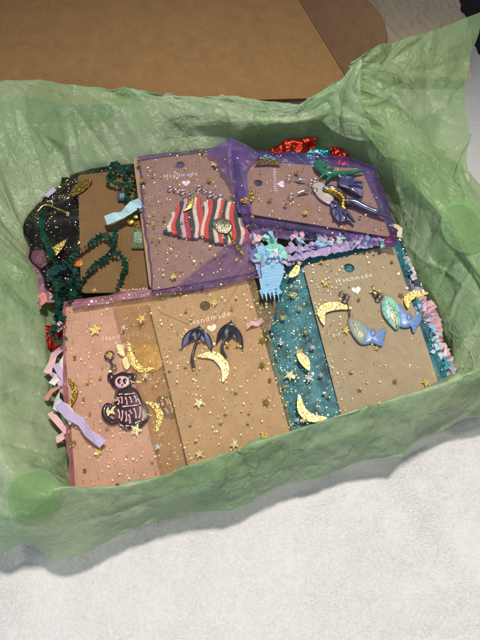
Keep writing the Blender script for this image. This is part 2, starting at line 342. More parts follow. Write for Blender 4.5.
# ================================================================== SETTING
# blanket
def blanket():
    n, m = 420, 420
    x = np.linspace(-45, 45, n); y = np.linspace(-14, 62, m); X, Y = np.meshgrid(x, y, indexing='ij')
    # far right edge of the bed runs along a line; the sheet ends there
    a, b = W(452, 0, 0), W(482, 55, 0)
    G = np.stack([X, Y, np.zeros_like(X)], -1)
    Z = .25*noise(G*.12)+.10*noise(G*.4+7)+.03*noise(G*1.5)
    def fold(p, q, wdt, hgt, sharp=1.0):
        p, q = p[:2], q[:2]; d = q-p; L = np.linalg.norm(d); d /= L
        rx, ry = X-p[0], Y-p[1]; t = rx*d[0]+ry*d[1]; s = -rx*d[1]+ry*d[0]
        e = 1/(1+np.exp(-(t+1)/1.0))*1/(1+np.exp((t-L-1)/1.2))
        return hgt*np.exp(-(np.abs(s)/wdt)**sharp)*e
    Z += fold(W(372, 462, 0), W(445, 575, 0), 1.5, .34, 1.8)-fold(W(392, 452, 0), W(470, 568, 0), 1.7, .5, 1.8)
    Z += fold(W(440, 590, 0), W(520, 575, 0), 1.6, .25, 1.6)+fold(W(150, 590, 0), W(330, 650, 0), 3, .15, 2)+fold(W(60, 610, 0), W(90, 700, 0), 1.6, .3, 2)
    G[..., 2] = Z-.1
    d = b[:2]-a[:2]; side = (X-a[0])*d[1]-(Y-a[1])*d[0]
    P = G.reshape(-1, 3); fc = grid_faces(n, m); keep = side.reshape(-1)[fc].min(1) > 0
    fc = fc[keep]
    mt, nt, out = mat('white fleece'); p = N(nt, 'BsdfPrincipled', Roughness=.9); p.inputs['Sheen Weight'].default_value = .5; p.inputs['Specular IOR Level'].default_value = .1
    v = coords(nt, (50, 120, 80), rot=(0, 0, -.6)); nn = N(nt, 'TexNoise', Scale=1.6, Detail=6.0, Roughness=.65); nt.links.new(v, nn.inputs['Vector'])
    nt.links.new(ramp(nt, nn.outputs[0], [(.3, (.64, .655, .67)), (.7, (.70, .715, .73))]), p.inputs['Base Color'])
    nt.links.new(bump(nt, nn.outputs[0], .6, .05), p.inputs['Normal']); nt.links.new(p.outputs[0], out.inputs[0])
    o = make('blanket', P, fc, mt); tag(o, 'white fleece blanket under the box', kind='structure')
    # pile: short combed tufts over the part in view
    K = 150000; r = np.random.default_rng(11)
    px = np.stack([r.uniform(-20, 510, K), r.uniform(385, 665, K)], -1)
    rr = FW+RT*((px[:, :1]-240)/F)+UP*((320-px[:, 1:])/F); B = CC+rr*((0-H)/rr[:, 2:])
    ii = np.clip(((B[:, 0]+45)/90*(n-1)).astype(int), 0, n-1); jj = np.clip(((B[:, 1]+14)/76*(m-1)).astype(int), 0, m-1); fx = np.clip((B[:, 0]+45)/90*(n-1)-ii, 0, 1); fy = np.clip((B[:, 1]+14)/76*(m-1)-jj, 0, 1); i2, j2 = np.minimum(ii+1, n-1), np.minimum(jj+1, m-1)
    B[:, 2] = (G[ii, jj, 2]*(1-fx)+G[i2, jj, 2]*fx)*(1-fy)+(G[ii, j2, 2]*(1-fx)+G[i2, j2, 2]*fx)*fy
    ang = -0.55+1.3*noise(np.c_[B[:, :2]*.35, B[:, 0]*0])+r.normal(0, .45, K)
    L = r.uniform(.12, .30, K); dr = np.stack([np.cos(ang)*L, np.sin(ang)*L, r.uniform(.01, .04, K)], -1)
    wd = np.stack([-np.sin(ang), np.cos(ang), 0*ang], -1)*.024
    mid = B+dr*.5+np.c_[0*L, 0*L, .012+0*L]
    V = np.stack([B-wd, B+wd, mid+wd*.8, mid-wd*.8, B+dr], 1).reshape(-1, 3)
    q = (np.arange(K)*5)[:, None]; fc = np.concatenate([q+np.array([[0, 1, 2, 3]])]).tolist()+(q+np.array([[3, 2, 4]])).tolist()
    m2 = plain('fleece pile', (.70, .715, .73), .9, var=.06, spec=.1, sheen=.4)
    o2 = make('fleece_pile', V, fc, m2); tag(o2, 'short white fleece pile of the blanket', kind='stuff')
blanket()
o = make('floor', [(-200, -100, -45), (200, -100, -45), (200, 300, -45), (-200, 300, -45)], [(0, 1, 2, 3)], plain('dark floor', (.012, .011, .012), .8), smooth=False)
tag(o, 'dark floor far below the bed edge', kind='structure')

# ================================================================== CARDBOARD BOX
ZT = 5.3
FL, FR, BR, BL = W(18, 519, ZT), W(585, 350, ZT), W(352, 112, ZT), W(-62, 122, ZT)
cen = (FL+FR+BR+BL)/4
ZT = 4.7
box = thing('cardboard_box', 'open brown cardboard mailing box lined with green tissue', 'box', (cen[0], cen[1], 0))
def slab(name, a, b, z0, z1, th, m, par, lab=None):
    a, b = a[:2], b[:2]; d = (b-a)/np.linalg.norm(b-a); nrm = np.array([d[1], -d[0]])  # outward when listed counterclockwise
    q = [a, b, b+nrm*th, a+nrm*th]
    V = [(*p, z0) for p in q]+[(*p, z1) for p in q]
    return make(name, V, [(3, 2, 1, 0), (4, 5, 6, 7), (0, 1, 5, 4), (1, 2, 6, 5), (2, 3, 7, 6), (3, 0, 4, 7)], m, par, smooth=False)
for nm_, a, b in (('front_wall', FL, FR), ('side_wall', FR, BR), ('back_wall', BR, BL), ('side_wall', BL, FL)):
    slab(nm_, a, b, .25, ZT, .28, M['board'], box)
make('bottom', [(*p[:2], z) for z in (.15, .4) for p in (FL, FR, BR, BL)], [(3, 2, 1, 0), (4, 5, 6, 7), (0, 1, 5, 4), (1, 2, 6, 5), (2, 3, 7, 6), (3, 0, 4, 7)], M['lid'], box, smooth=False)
# lid: panel hinged at the back wall, rising gently away; the fold to its side tab runs through (300,0)-(347,77)
def onplane(u, v, p0, nrm):
    r = ray(u, v); return CC+r*(np.dot(p0-CC, nrm)/np.dot(r, nrm))
slope = math.radians(10); hd = (BR-BL); hd[2] = 0; hd /= np.linalg.norm(hd)
back = np.array([-hd[1], hd[0], 0])*math.cos(slope)+np.array([0, 0, math.sin(slope)])
ln = np.cross(hd, back); P0 = BR+np.array([0, 0, .1])
def LP(u, v): return onplane(u, v, P0, ln)
def thick(name, Q, nrm, th, m, par, smooth=False):
    Q = np.asarray(Q); n = len(Q); V = np.concatenate([Q, Q-nrm*th])
    return make(name, V, [list(range(n)), list(range(2*n-1, n-1, -1))]+[[i, i+n, (i+1) % n+n, (i+1) % n] for i in range(n)], m, par, smooth)
a, b = LP(300, 0), LP(350, 82); fold_d = (a-b)/np.linalg.norm(a-b)
lid = [LP(-30, 108), LP(352, 97), b, a, b+fold_d*26]
far = lid[-1]-hd*45; lid.append(far)
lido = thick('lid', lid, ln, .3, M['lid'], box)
# side tab rises from the fold, leaning outward
out_d = np.cross(fold_d, ln); out_d = out_d if out_d[0] > 0 else -out_d
td = out_d*math.cos(math.radians(46))+ln*math.sin(math.radians(46)); tn = np.cross(fold_d, td); tn = tn if tn[2] > 0 else -tn
def TP(u, v): return onplane(u, v, b, tn)
tab = [b, TP(372, 80), TP(385, 58), TP(386, 36), TP(383, 22), TP(379, 12), TP(368, 0), TP(345, -24), b+fold_d*26]
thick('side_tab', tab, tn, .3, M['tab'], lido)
# crease line along the fold
MB().tube([b+ln*.02, a+ln*.02, b+fold_d*26+ln*.02], .09, 6).build('fold_crease', M['tab'], lido)

# beige embossed quilt behind the box
def quilt():
    n = 150; U, V_ = np.meshgrid(np.linspace(362, 470, n), np.linspace(-60, 78, n), indexing='ij')
    G = np.array([[W(U[i, j], V_[i, j], 1.2) for j in range(n)] for i in range(n)])
    q = G*np.array([.55, .55, 0])
    wv = np.sin(q[..., 0]*4.2+2.2*noise(q*1.2)+q[..., 1]*1.5)
    leaf = np.abs(noise(np.stack([q[..., 0]*1.5+q[..., 1]*.6, q[..., 1]*.7-q[..., 0]*.3, 0*q[..., 0]], -1)*1.2))
    G[..., 2] += .5*np.minimum(leaf*3.2, .5)+.06*wv+.5*noise(G*.15)
    e = np.clip((452-U)/25+(V_-0)*.35/25, -1, 1); G[..., 2] -= np.where(e < 0, e*e*2.2, 0)
    d = np.hypot(G[..., 0]*0, 0)
    keep = ((452+V_*.35) > U-8); fc = grid_faces(n, n); fc = fc[keep.reshape(-1)[fc].all(1)]
    o = make('quilt', G, fc, plain('beige matelasse cotton', (.74, .61, .43), .85, bmp=.03, nscale=10), at=W(410, 20, 0))
    tag(o, 'beige quilt with raised leaf quilting behind the box lid', 'quilt')
quilt()

# ================================================================== TISSUE LINING
st = [ # B, C, D, E  as (u, v, z)
 (None, (72,487,6.4), (70,491,6.5), (60,559,2.9)), (None, (110,487,6.4), (110,491,6.5), (107,547,2.9)),
 (None, (150,480,6.4), (150,483,6.5), (150,529,2.8)), (None, (200,462,6.4), (200,465,6.5), (200,512,2.8)),
 (None, (250,446,6.4), (250,449,6.5), (250,498,2.8)), (None, (300,429,6.4), (300,432,6.5), (300,480,2.8)),
 (None, (350,412,6.4), (350,415,6.5), (350,464,2.8)), (None, (400,398,6.4), (400,401,6.5), (398,452,2.8)),
 (None, (440,386,6.5), (441,389,6.5), (440,432,2.8)), (None, (480,370,6.5), (482,373,6.5), (482,414,2.8)),
 (None, (552,348,6.5), (580,358,6.8), (590,392,2.8)),
 ((478,388,3.8), (540,338,6.6), (572,345,6.8), (610,340,3)),
 ((460,376,4.1), (512,320,6.8), (536,318,6.9), (570,300,3.2)), ((451,338,4.3), (484,290,6.9), (505,286,7.0), (540,265,3.5)),
 ((437,303,4.4), (466,256,6.9), (482,252,7.0), (515,228,3.8)), ((414,266,4.5), (440,218,6.9), (456,214,7.1), (487,192,4.2)),
 ((399,230,4.5), (416,186,6.9), (430,182,7.1), (455,165,4.5)), ((385,195,4.6), (393,156,6.9), (406,150,7.1), (425,138,5)),
 ((362,165,4.6), (369,128,7.0), (380,118,7.2), (396,106,6)), ((335,150,4.6), (340,112,7.2), (346,96,7.6), (350,80,8.0)),
 ((300,144,4.6), (304,122,6.8), (306,112,7.1), (314,97,7.4)), ((272,143,4.6), (272,124,6.6), (280,116,6.9), (290,107,7.0)),
 ((230,148,4.6), (222,119,6.6), (217,109,6.9), (214,99,6.9)), ((170,156,4.6), (165,116,6.6), (162,105,6.9), (160,94,6.9)),
 ((120,166,4.5), (110,113,6.6), (107,101,6.9), (105,89,6.9)), ((75,175,4.4), (60,112,6.6), (55,98,6.9), (52,86,6.9)),
 ((42,197,4.4), (12,116,6.6), (5,99,6.9), (0,84,6.9)), ((22,220,4.3), (-24,130,6.6), (-36,108,6.9), (-52,88,6.5)),
 ((27,250,4.3), (-27,200,6.6), (-47,195,6.9), (-82,190,4)), ((37,290,4.3), (-18,260,6.6), (-38,258,6.9), (-74,255,3.5)),
 ((43,340,4.3), (-10,320,6.5), (-30,320,6.8), (-66,322,3)), ((47,390,4.3), (-2,385,6.5), (-22,388,6.8), (-62,395,3)),
 ((57,440,4.3), (8,440,6.5), (-12,450,6.8), (-50,470,3)), ((66,470,4.4), (30,468,6.5), (10,486,6.9), (-14,548,2.8)),
 ((72,483,4.8), (50,478,6.5), (38,498,6.9), (26,541,2.6))]
rows = []
for B, C_, D, E_ in st:
    c = W(*C_); d = W(*D); e = W(*E_)
    inn = np.array([cen[0]-c[0], cen[1]-c[1], 0]); inn /= np.linalg.norm(inn)
    b_ = W(*B) if B else np.array([c[0], c[1], 4.6])
    ax = b_+inn*1.3; ax[2] = 2.4
    ce = b_*.25+np.array([cen[0], cen[1], 0])*.75; ce[2] = 1.6
    mid = (d+e)/2; o_ = d-c; o_[2] = 0; o_ /= np.linalg.norm(o_)+1e-6
    mid = mid+(o_*.1+np.array([0, 0, .0]) if B is None else o_*.35+np.array([0, 0, .35]))
    rows.append([ce, ax, b_, (b_*.5+c*.5)+inn*.0, c, d, mid, e])
rows = np.array(rows)
NS, NT = 1100, 150
G = catmull(rows, NS, True)                               # around
G = np.swapaxes(catmull(np.swapaxes(G, 0, 1), NT), 0, 1)  # across
al = np.cumsum(np.r_[0, np.linalg.norm(np.diff(G[:, 80], axis=0), axis=1)]); ac = np.cumsum(np.r_[0, np.linalg.norm(np.diff(G.mean(0)*0+G[150], axis=0), axis=1)])
Xs, Ts = np.meshgrid(al, ac, indexing='ij'); Lp = al[-1]; Lt = ac[-1]
nrm = grid_normals(G, True)
if nrm[:, 86, 2].mean() < 0: nrm = -nrm
h = facets(Xs, Ts, 2.1, .25, 1, 1.3)+facets(Xs, Ts, .85, .085, 2, 1.3)+facets(Xs, Ts, .36, .026, 3)
h += creases(Xs, Ts, 160, (-1, Lp+1, Lt*.2, Lt+.5), 2.4, .14, .11, ang=math.pi/2)+creases(Xs, Ts, 70, (-1, Lp+1, Lt*.3, Lt+.5), 5, .16, .14, ang=.0)
h += .22*noise(G*.25)
seam = np.minimum(1, np.minimum(Xs, Lp-Xs)/1.5); h *= seam
tt = np.linspace(0, 1, NT)
amp = np.interp(tt, [0, .25, .4, .55, .7, 1], [.2, .4, 1.0, .75, .75, .9])[None, :]
G = G+nrm*(h*amp)[..., None]
ew = np.clip((tt-.82)/.18, 0, 1)[None, :, None]**1.5; ed = G[:, -1:]-G[:, -12:-11]; ed /= np.linalg.norm(ed, axis=-1)[..., None]
rag = (facets(Xs, Ts, 1.2, .16, 5)[:, -1:]+facets(Xs, Ts, .4, .05, 6)[:, -1:])*seam[:, -1:]; G = G+ed*rag[..., None]*ew
RING = G; RN = grid_normals(G, True); RN = RN if RN[:, 86, 2].mean() > 0 else -RN
G[..., 2] = np.maximum(G[..., 2], .5)
make_o = make('tissue_paper', G, grid_faces(NS, NT, True), M['tissue'], at=(cen[0], cen[1], 1))
tag(make_o, 'crumpled green tissue paper lining the box and folded over its rim', 'tissue paper')

def near(G, u, v, vis=None):
    P = proj(G.reshape(-1, 3)); d = (P[:, 0]-u)**2+(P[:, 1]-v)**2
    if vis is not None: d = d+vis
    return np.unravel_index(np.argmin(d), G.shape[:2])

# Coons patch from four pixel polylines
def coons(top, bot, left, right, n, m):
    """top: left->right, bot: left->right, left: top->bottom, right: top->bottom; entries (u,v,z)"""
    f = lambda L, k: catmull(np.array([W(*p) for p in L]), k) if len(L) > 2 else np.linspace(W(*L[0]), W(*L[1]), k)
    T, B, L, R = f(top, n), f(bot, n), f(left, m), f(right, m)
    s = np.linspace(0, 1, n)[:, None, None]; t = np.linspace(0, 1, m)[None, :, None]
    return (1-t)*T[:, None]+t*B[:, None]+(1-s)*L[None]+s*R[None]-((1-s)*(1-t)*T[0]+s*(1-t)*T[-1]+(1-s)*t*B[0]+s*t*B[-1])
def up_normals(G):
    n = grid_normals(G); return n if n[..., 2].mean() > 0 else -n
def cm_uv(G):
    a = np.cumsum(np.r_[0, np.linalg.norm(np.diff(G[:, G.shape[1]//2], axis=0), axis=1)]); b = np.cumsum(np.r_[0, np.linalg.norm(np.diff(G[G.shape[0]//2], axis=0), axis=1)])
    X, Y = np.meshgrid(a, b, indexing='ij'); return np.stack([X, Y], -1)

# raised flap at the far right corner
FG = coons([(351,62,9.0),(384,45,9.2),(430,31,9.0),(479,14,8.6)], [(352,118,7.4),(392,160,7.2),(430,205,7.1),(474,262,7.0),(500,305,6.9)],
           [(351,62,9.0),(345,88,8.2),(352,118,7.4)], [(479,14,8.6),(466,80,7.0),(462,130,6.2),(472,190,6.0),(505,250,6.0),(500,305,6.9)], 200, 200)
uvf = cm_uv(FG); fn = up_normals(FG)
h = facets(uvf[..., 0], uvf[..., 1], 2.3, .28, 11)+facets(uvf[..., 0], uvf[..., 1], .9, .09, 12)+facets(uvf[..., 0], uvf[..., 1], .35, .02, 14)+creases(uvf[..., 0], uvf[..., 1], 40, (0, uvf[..., 0].max(), 0, uvf[..., 1].max()), 3, .18, .14)+.3*noise(FG*.3)
for k in range(9):   # pleats fanning from the gathered corner
    a = k/8; du = uvf[..., 0]/uvf[..., 0].max(); dv = uvf[..., 1]/uvf[..., 1].max()
h += .07*np.sin(9*np.arctan2(uvf[..., 1]-2.2, uvf[..., 0]+.4)*1.3+noise(FG*.5)*1.2)*np.exp(-uvf[..., 0]/3.5)
FG = FG+fn*h[..., None]
o = make('tissue_paper', FG, grid_faces(200, 200), M['tissue_thin'], uv=uvf, at=FG.reshape(-1, 3).mean(0)); tag(o, 'upright green tissue corner standing up at the far right of the box', 'tissue paper')
# gathered knot between back fold and flap
KG = coons([(322,92,7.6),(338,84,8.2),(352,66,9.1),(362,60,9.4)], [(318,118,6.6),(336,132,6.4),(356,140,6.6),(376,140,6.8)], [(322,92,7.6),(318,118,6.6)], [(362,60,9.4),(362,100,8.4),(376,140,6.8)], 110, 90)
uvk = cm_uv(KG); KG = KG+up_normals(KG)*(.10*np.abs(np.sin(uvk[..., 0]*2.2+noise(KG*.6)*2.5))+facets(uvk[..., 0], uvk[..., 1], .8, .11, 13)+.1*noise(KG))[..., None]
o = make('tissue_paper', KG, grid_faces(110, 90), M['tissue'], at=KG.reshape(-1, 3).mean(0)); tag(o, 'gathered green tissue pleats where the back edge meets the upright corner', 'tissue paper')

# round green stickers on the tissue
def sticker(G, NN, u, v, rad, label, lift=.06, sq=1.0, face=0.0, ker=.05):
    P = proj(G.reshape(-1, 3)).reshape(G.shape[:2]+(2,)); k = 22; n = 48
    i0, j0 = near(G, u, v)
    V = []
    c0 = G[i0, j0]; nn = NN[max(0, i0-3):i0+4, max(0, j0-3):j0+4].reshape(-1, 3).mean(0); nn /= np.linalg.norm(nn); vw = (CC-c0)/np.linalg.norm(CC-c0); nn = nn*(1-face)+vw*face; nn /= np.linalg.norm(nn)
    a = np.cross(nn, [0, 1, 0]); a /= np.linalg.norm(a); b = np.cross(nn, a)
    flat = G.reshape(-1, 3); sel = (np.linalg.norm(flat-c0, axis=1) < rad*1.5) & (np.abs((flat-c0)@nn) < rad*.7); Q = flat[sel]-c0
    qa, qb, qh = Q@a, Q@b, Q@nn
    for r in range(k+1):
        for t in range(n):
            x = rad*r/k*math.cos(2*math.pi*t/n); y = rad*sq*r/k*math.sin(2*math.pi*t/n)
            d = (qa-x)**2+(qb-y)**2; wgt = np.exp(-d/ker)+1e-9; V.append(c0+a*x+b*y+nn*((wgt*qh).sum()/wgt.sum()+lift))
    Fc = [[r*n+t, (r+1)*n+t, (r+1)*n+(t+1) % n, r*n+(t+1) % n] for r in range(k) for t in range(n)]
    o = make('round_sticker', V, Fc, M['dot'], at=c0); tag(o, label, 'sticker', 'round green stickers holding the tissue')
sticker(RING, RN, 32, 499, 1.2, 'round green sticker on the tissue at the near left corner of the box', .2, face=.15, ker=.03)
sticker(FG, up_normals(FG), 464, 226, 1.45, 'round green sticker on the upright tissue at the far right edge', .8, sq=1.15, face=.75, ker=.15)
#sticker(RING, RN, -6, 160, 1.35, 'round green sticker on the tissue at the back left corner')

# ================================================================== CARDS
class Card:
    """a card in a plane fitted to four pixel corners TL,TR,BR,BL"""
    def __init__(s, q):
        P = np.array([W(*p) for p in q]); s.P = P; s.c = P.mean(0)
        x = (P[1]+P[2]-P[0]-P[3]); y = (P[3]+P[2]-P[0]-P[1]); n = np.cross(x, y); n /= np.linalg.norm(n); s.n = n if n[2] > 0 else -n
        s.x = x/np.linalg.norm(x); s.y = np.cross(s.n, s.x); s.y = s.y if s.y@y > 0 else -s.y
    def at(s, u, v, h=0.0): return onplane(u, v, s.c+s.n*h, s.n)
    def ats(s, L, h=0.0): return np.array([s.at(u, v, h) for u, v in L])
def rounded(P, r, k=6):
    out = []
    n = len(P)
    for i in range(n):
        p, a, b = P[i], P[i-1], P[(i+1) % n]
        da = (a-p)/np.linalg.norm(a-p); db = (b-p)/np.linalg.norm(b-p)
        for t in np.linspace(0, 1, k): out.append((1-t)**2*(p+da*r)+2*t*(1-t)*p+t*t*(p+db*r))
    return np.array(out)
def fill_loops(name, loops, n, th, m, par=None, at=None, bev=.0, uvax=None, label=None):
    bm = bmesh.new(); es = []
    org = base_of(par) if par is not None else (np.asarray(at) if at is not None else np.zeros(3))
    for L in loops:
        vs = [bm.verts.new(((p-org)*S).tolist()) for p in L]
        es += [bm.edges.new((vs[i], vs[(i+1) % len(vs)])) for i in range(len(vs))]
    bmesh.ops.triangle_fill(bm, use_beauty=True, use_dissolve=False, edges=es)
    ext = bmesh.ops.extrude_face_region(bm, geom=bm.faces[:])
    bmesh.ops.translate(bm, vec=(-n*th*S).tolist(), verts=[e for e in ext['geom'] if isinstance(e, bmesh.types.BMVert)])
    bmesh.ops.recalc_face_normals(bm, faces=bm.faces[:])
    if bev: 
        bmesh.ops.bevel(bm, geom=[e for e in bm.edges if e.calc_face_angle(0) > .8], offset=bev*S, segments=2, affect='EDGES')
    me = bpy.data.meshes.new(name)
    if uvax is not None:
        l = bm.loops.layers.uv.new('UVMap')
        for f in bm.faces:
            for lp in f.loops:
                p = np.array(lp.vert.co)/S; lp[l].uv = (p@uvax[0], p@uvax[1])
    bm.to_mesh(me); bm.free(); me.materials.append(m)
    o = bpy.data.objects.new(name, me); col.objects.link(o); o.parent = par
    if par is None: o.location = Vector(org.tolist())*S
    return o
def text_mesh(name, txt, p, dx, dy, n, size, m, par):
    c = bpy.data.curves.new('lettering', 'FONT'); c.body = txt; c.size = 1; c.space_character = 1.25; c.offset = -.006; c.align_x = 'CENTER'; c.resolution_u = 3
    t = bpy.data.objects.new('lettering', c); col.objects.link(t); bpy.context.view_layer.update()
    me = bpy.data.meshes.new_from_object(t); bpy.data.objects.remove(t)
    V = np.array([v.co for v in me.vertices]); V = p+V[:, :1]*size*dx-V[:, 1:2]*size*dy+n*.0
    return make(name, V, [list(f.vertices) for f in me.polygons], m, par, smooth=False)
def card(q, matname, label, hole=None, hr=.33, text=None, heart=None, tsize=.5, rot=None, texttilt=None, rad=.35):
    c = Card(q); P = [onplane(*p[:2], c.c, c.n) for p in q]; L = [rounded(P, rad)]
    if hole:
        hc = c.at(*hole); L.append(np.array([hc+hr*(c.x*math.cos(a)+c.y*math.sin(a)) for a in np.linspace(0, 2*math.pi, 24, endpoint=False)]))
    t = thing('earring_card', label, 'card', c.c)
    fill_loops('card_panel', L, c.n, .06, M[matname], t, uvax=(c.x, c.y))
    if text:
        (u0, v0), (u1, v1) = text; a, b = c.at(u0, v0, .012), c.at(u1, v1, .012); dx = (b-a)/np.linalg.norm(b-a); dy = np.cross(c.n, dx); dy = dy if np.dot(dy, c.y if rot is None else rot*c.x) > 0 else -dy
        text_mesh('lettering', 'Handmade', (a+b)/2, dx, dy, c.n, tsize, M['white_ink'], t)
        hp = c.at(*heart, .01)
        pts = []
        for k in np.linspace(0, 2*math.pi, 40, endpoint=False):
            x = 16*math.sin(k)**3; y = 13*math.cos(k)-5*math.cos(2*k)-2*math.cos(3*k)-math.cos(4*k); pts.append(hp+(dx*x-dy*y)*.0165)
        fill_loops('heart', [np.array(pts)], c.n, .008, M['white_ink'], t)
    return c, t

# ================================================================== ORGANZA BAGS
def bag(label, top, bot, left, right, front, back_m, gap=.42, wr=.06, seed=1, n=90, m=110, group='sheer organza gift bags', flat=None):
    G = coons(top, bot, left, right, n, m); G = G+np.stack([.10*noise(G*.7+seed)+.04*noise(G*2.5), .10*noise(G*.7+seed+40)+.04*noise(G*2.5+9), 0*G[..., 0]], -1)
    uv = cm_uv(G); nn = up_normals(G); r = np.random.default_rng(seed)
    X, Y = uv[..., 0], uv[..., 1]
    s = np.linspace(0, 1, n)[:, None]; t = np.linspace(0, 1, m)[None, :]
    edge = np.minimum(np.minimum(s, 1-s)*n/9, np.minimum(t, 1-t)*m/9).clip(0, 1)
    h = creases(X, Y, 26, (0, X.max(), 0, Y.max()), 2.2, .22, wr, r)+wr*.8*noise(G*.9+seed*5)
    h = np.abs(h)*1.0
    if flat is not None: h = h*flat(s, t)
    ft = G+nn*(h+.02)[..., None]*(0.3+.7*edge[..., None])
    bk = G-nn*(gap*edge)[..., None]
    eb = np.minimum(np.minimum(s, 1-s)*n/2.0, np.minimum(t, 1-t)*m/2.0).clip(0, 1)
    bk = G-nn*(gap*eb)[..., None]
    t_ = thing('organza_bag', label, 'bag', G.reshape(-1, 3).mean(0)-np.array([0, 0, gap]), group)
    make('front_sheet', ft, grid_faces(n, m), M[front], t_, uv=uv)
    make('back_sheet', bk, grid_faces(n, m), M[back_m], t_, uv=uv)
    # stitched edge seam
    rim = np.concatenate([G[0, :], G[1:, -1], G[-1, -2::-1]])
    MB().tube(rim, .03, 6).build('seam', M[back_m], t_)
    return t_, ft, up_normals(ft)

def star_pts(k=5, r1=1, r2=.42, ph=0):
    return [(math.cos(ph+i*math.pi/k)*(r1 if i % 2 == 0 else r2), math.sin(ph+i*math.pi/k)*(r1 if i % 2 == 0 else r2)) for i in range(2*k)]
def _star_mesh(mk):
    V = [(x*S, y*S, 0) for x, y in star_pts()]+[(0, 0, .045*S)]; me = bpy.data.meshes.new('foil_star')
    me.from_pydata(V, [], [(i, (i+1) % 10, 10) for i in range(10)]); me.materials.append(M[mk]); return me
STARS = {k: _star_mesh(k) for k in ('gold', 'gold_pale', 'gold_dark', 'silver')}
def put_star(par, G, NN, u, v, rpx, mk='gold', r=random):
    i, j = near(G, u, v); p = G[i, j]; n = NN[i, j]; size = .86*rpx*np.linalg.norm(p-CC)/F/1.0
    o = bpy.data.objects.new('foil_star', STARS[mk]); col.objects.link(o); o.parent = par
    nv = Vector((n+np.array([r.gauss(0, .12), r.gauss(0, .12), 0])).tolist()).normalized()
    q = nv.to_track_quat('Z', 'Y').to_matrix() @ Matrix.Rotation(r.uniform(0, 6.28), 3, 'Z')
    mw = Matrix.Translation(Vector((p+n*.03-base_of(par)).tolist())*S) @ q.to_4x4() @ Matrix.Diagonal((size*r.uniform(.75, 1.1), size*r.uniform(.85, 1.15), size*r.uniform(.2, 1.6), 1))
    o.matrix_local = mw; return o
def flecks(name, par, G, NN, K, mk, seed, smin=.02, smax=.06, pxbox=None, mask=None):
    K = int(K*1.5); smin *= .7; smax *= .8
    r = np.random.default_rng(seed); V = []; Fc = []; n = 0; P = proj(G.reshape(-1, 3)).reshape(G.shape[:2]+(2,))
    c = 0
    while c < K:
        i, j = r.integers(1, G.shape[0]-1), r.integers(1, G.shape[1]-1)
        if pxbox is not None:
            u, v = P[i, j]
            if not (pxbox[0] < u < pxbox[2] and pxbox[1] < v < pxbox[3]): 
                c += .2; continue
        a = r.random(); p = G[i, j]*(1-a)+G[i+1, j]*a; a = r.random(); p = p+(G[i, j+1]-G[i, j])*a
        nn = NN[i, j]+r.normal(0, .25, 3); nn /= np.linalg.norm(nn); x = np.cross(nn, r.normal(size=3)); x /= np.linalg.norm(x); y = np.cross(nn, x)
        s = r.uniform(smin, smax)*(2.0 if r.random() < .07 else 1); k = r.choice([3, 4, 5, 6]); p = p+NN[i, j]*.035
        for q in range(k): V.append(p+s*(x*math.cos(2*math.pi*q/k)*r.uniform(.7, 1.2)+y*math.sin(2*math.pi*q/k)))
        Fc.append(list(range(n, n+k))); n += k; c += 1
    o = make(name, V, Fc, M[mk], par, smooth=False); tag(o, kind='stuff'); return o
def ribbon_poly(pts, wid, n=28):
    """outline of a crescent: spine through pts, width profile sin"""
    sp = catmull(np.array(pts, float), n); d = np.gradient(sp, axis=0); d /= np.linalg.norm(d, axis=1)[:, None]
    nn = np.stack([-d[:, 1], d[:, 0]], 1); t = np.linspace(0, 1, n); wd = wid*np.sin(math.pi*np.clip(t*.96+.02, 0, 1))**.75
    return sp, nn, wd
def crescent(c, pts, wid, mk, par, name='foil_moon', h=.22, th=.018, lab=None):
    sp, nn, wd = ribbon_poly(pts, wid/2)
    L = np.concatenate([sp+nn*wd[:, None], (sp-nn*wd[:, None])[::-1]])
    o = fill_loops(name, [c.ats(L, h-.03)], c.n, th, M[mk], par)
    return o
M['milky'] = plain('pale pearl', (.50, .58, .52), .3, coat=.5, var=.4, nscale=5)
def grow(L, f):
    L = np.array(L, float); c = L.mean(0); return (c+(L-c)*f).tolist()
def blob(c, pts, h, name, m, par, puff=.12, n=40, rings=5):
    """puffy cushion-like shape over a closed pixel outline"""
    L = catmull(np.array(pts, float), n, True); ce = L.mean(0); V = []; Fc = []
    for k in range(rings+1):
        a = k/rings; q = ce+(L-ce)*math.cos(a*math.pi/2*.98)
        V += list(c.ats(q, h+puff*math.sin(a*math.pi/2)))
    for k in range(rings):
        Fc += [[k*n+i, k*n+(i+1) % n, (k+1)*n+(i+1) % n, (k+1)*n+i] for i in range(n)]
    Fc.append([rings*n+i for i in range(n)])
    V += list(c.ats(L, h-.05)); b0 = (rings+1)*n
    Fc += [[b0+i, b0+(i+1) % n, (i+1) % n, i] for i in range(n)]+[[b0+i for i in range(n)][::-1]]
    return make(name, V, Fc, m, par)
def px_tube(c, pts, rad, h, n=24, taper=None):
    P = c.ats(catmull(np.array(pts, float), n), h); t = np.linspace(0, 1, n)
    R = rad*(np.ones(n) if taper is None else np.interp(t, np.linspace(0, 1, len(taper)), taper)); return P, R

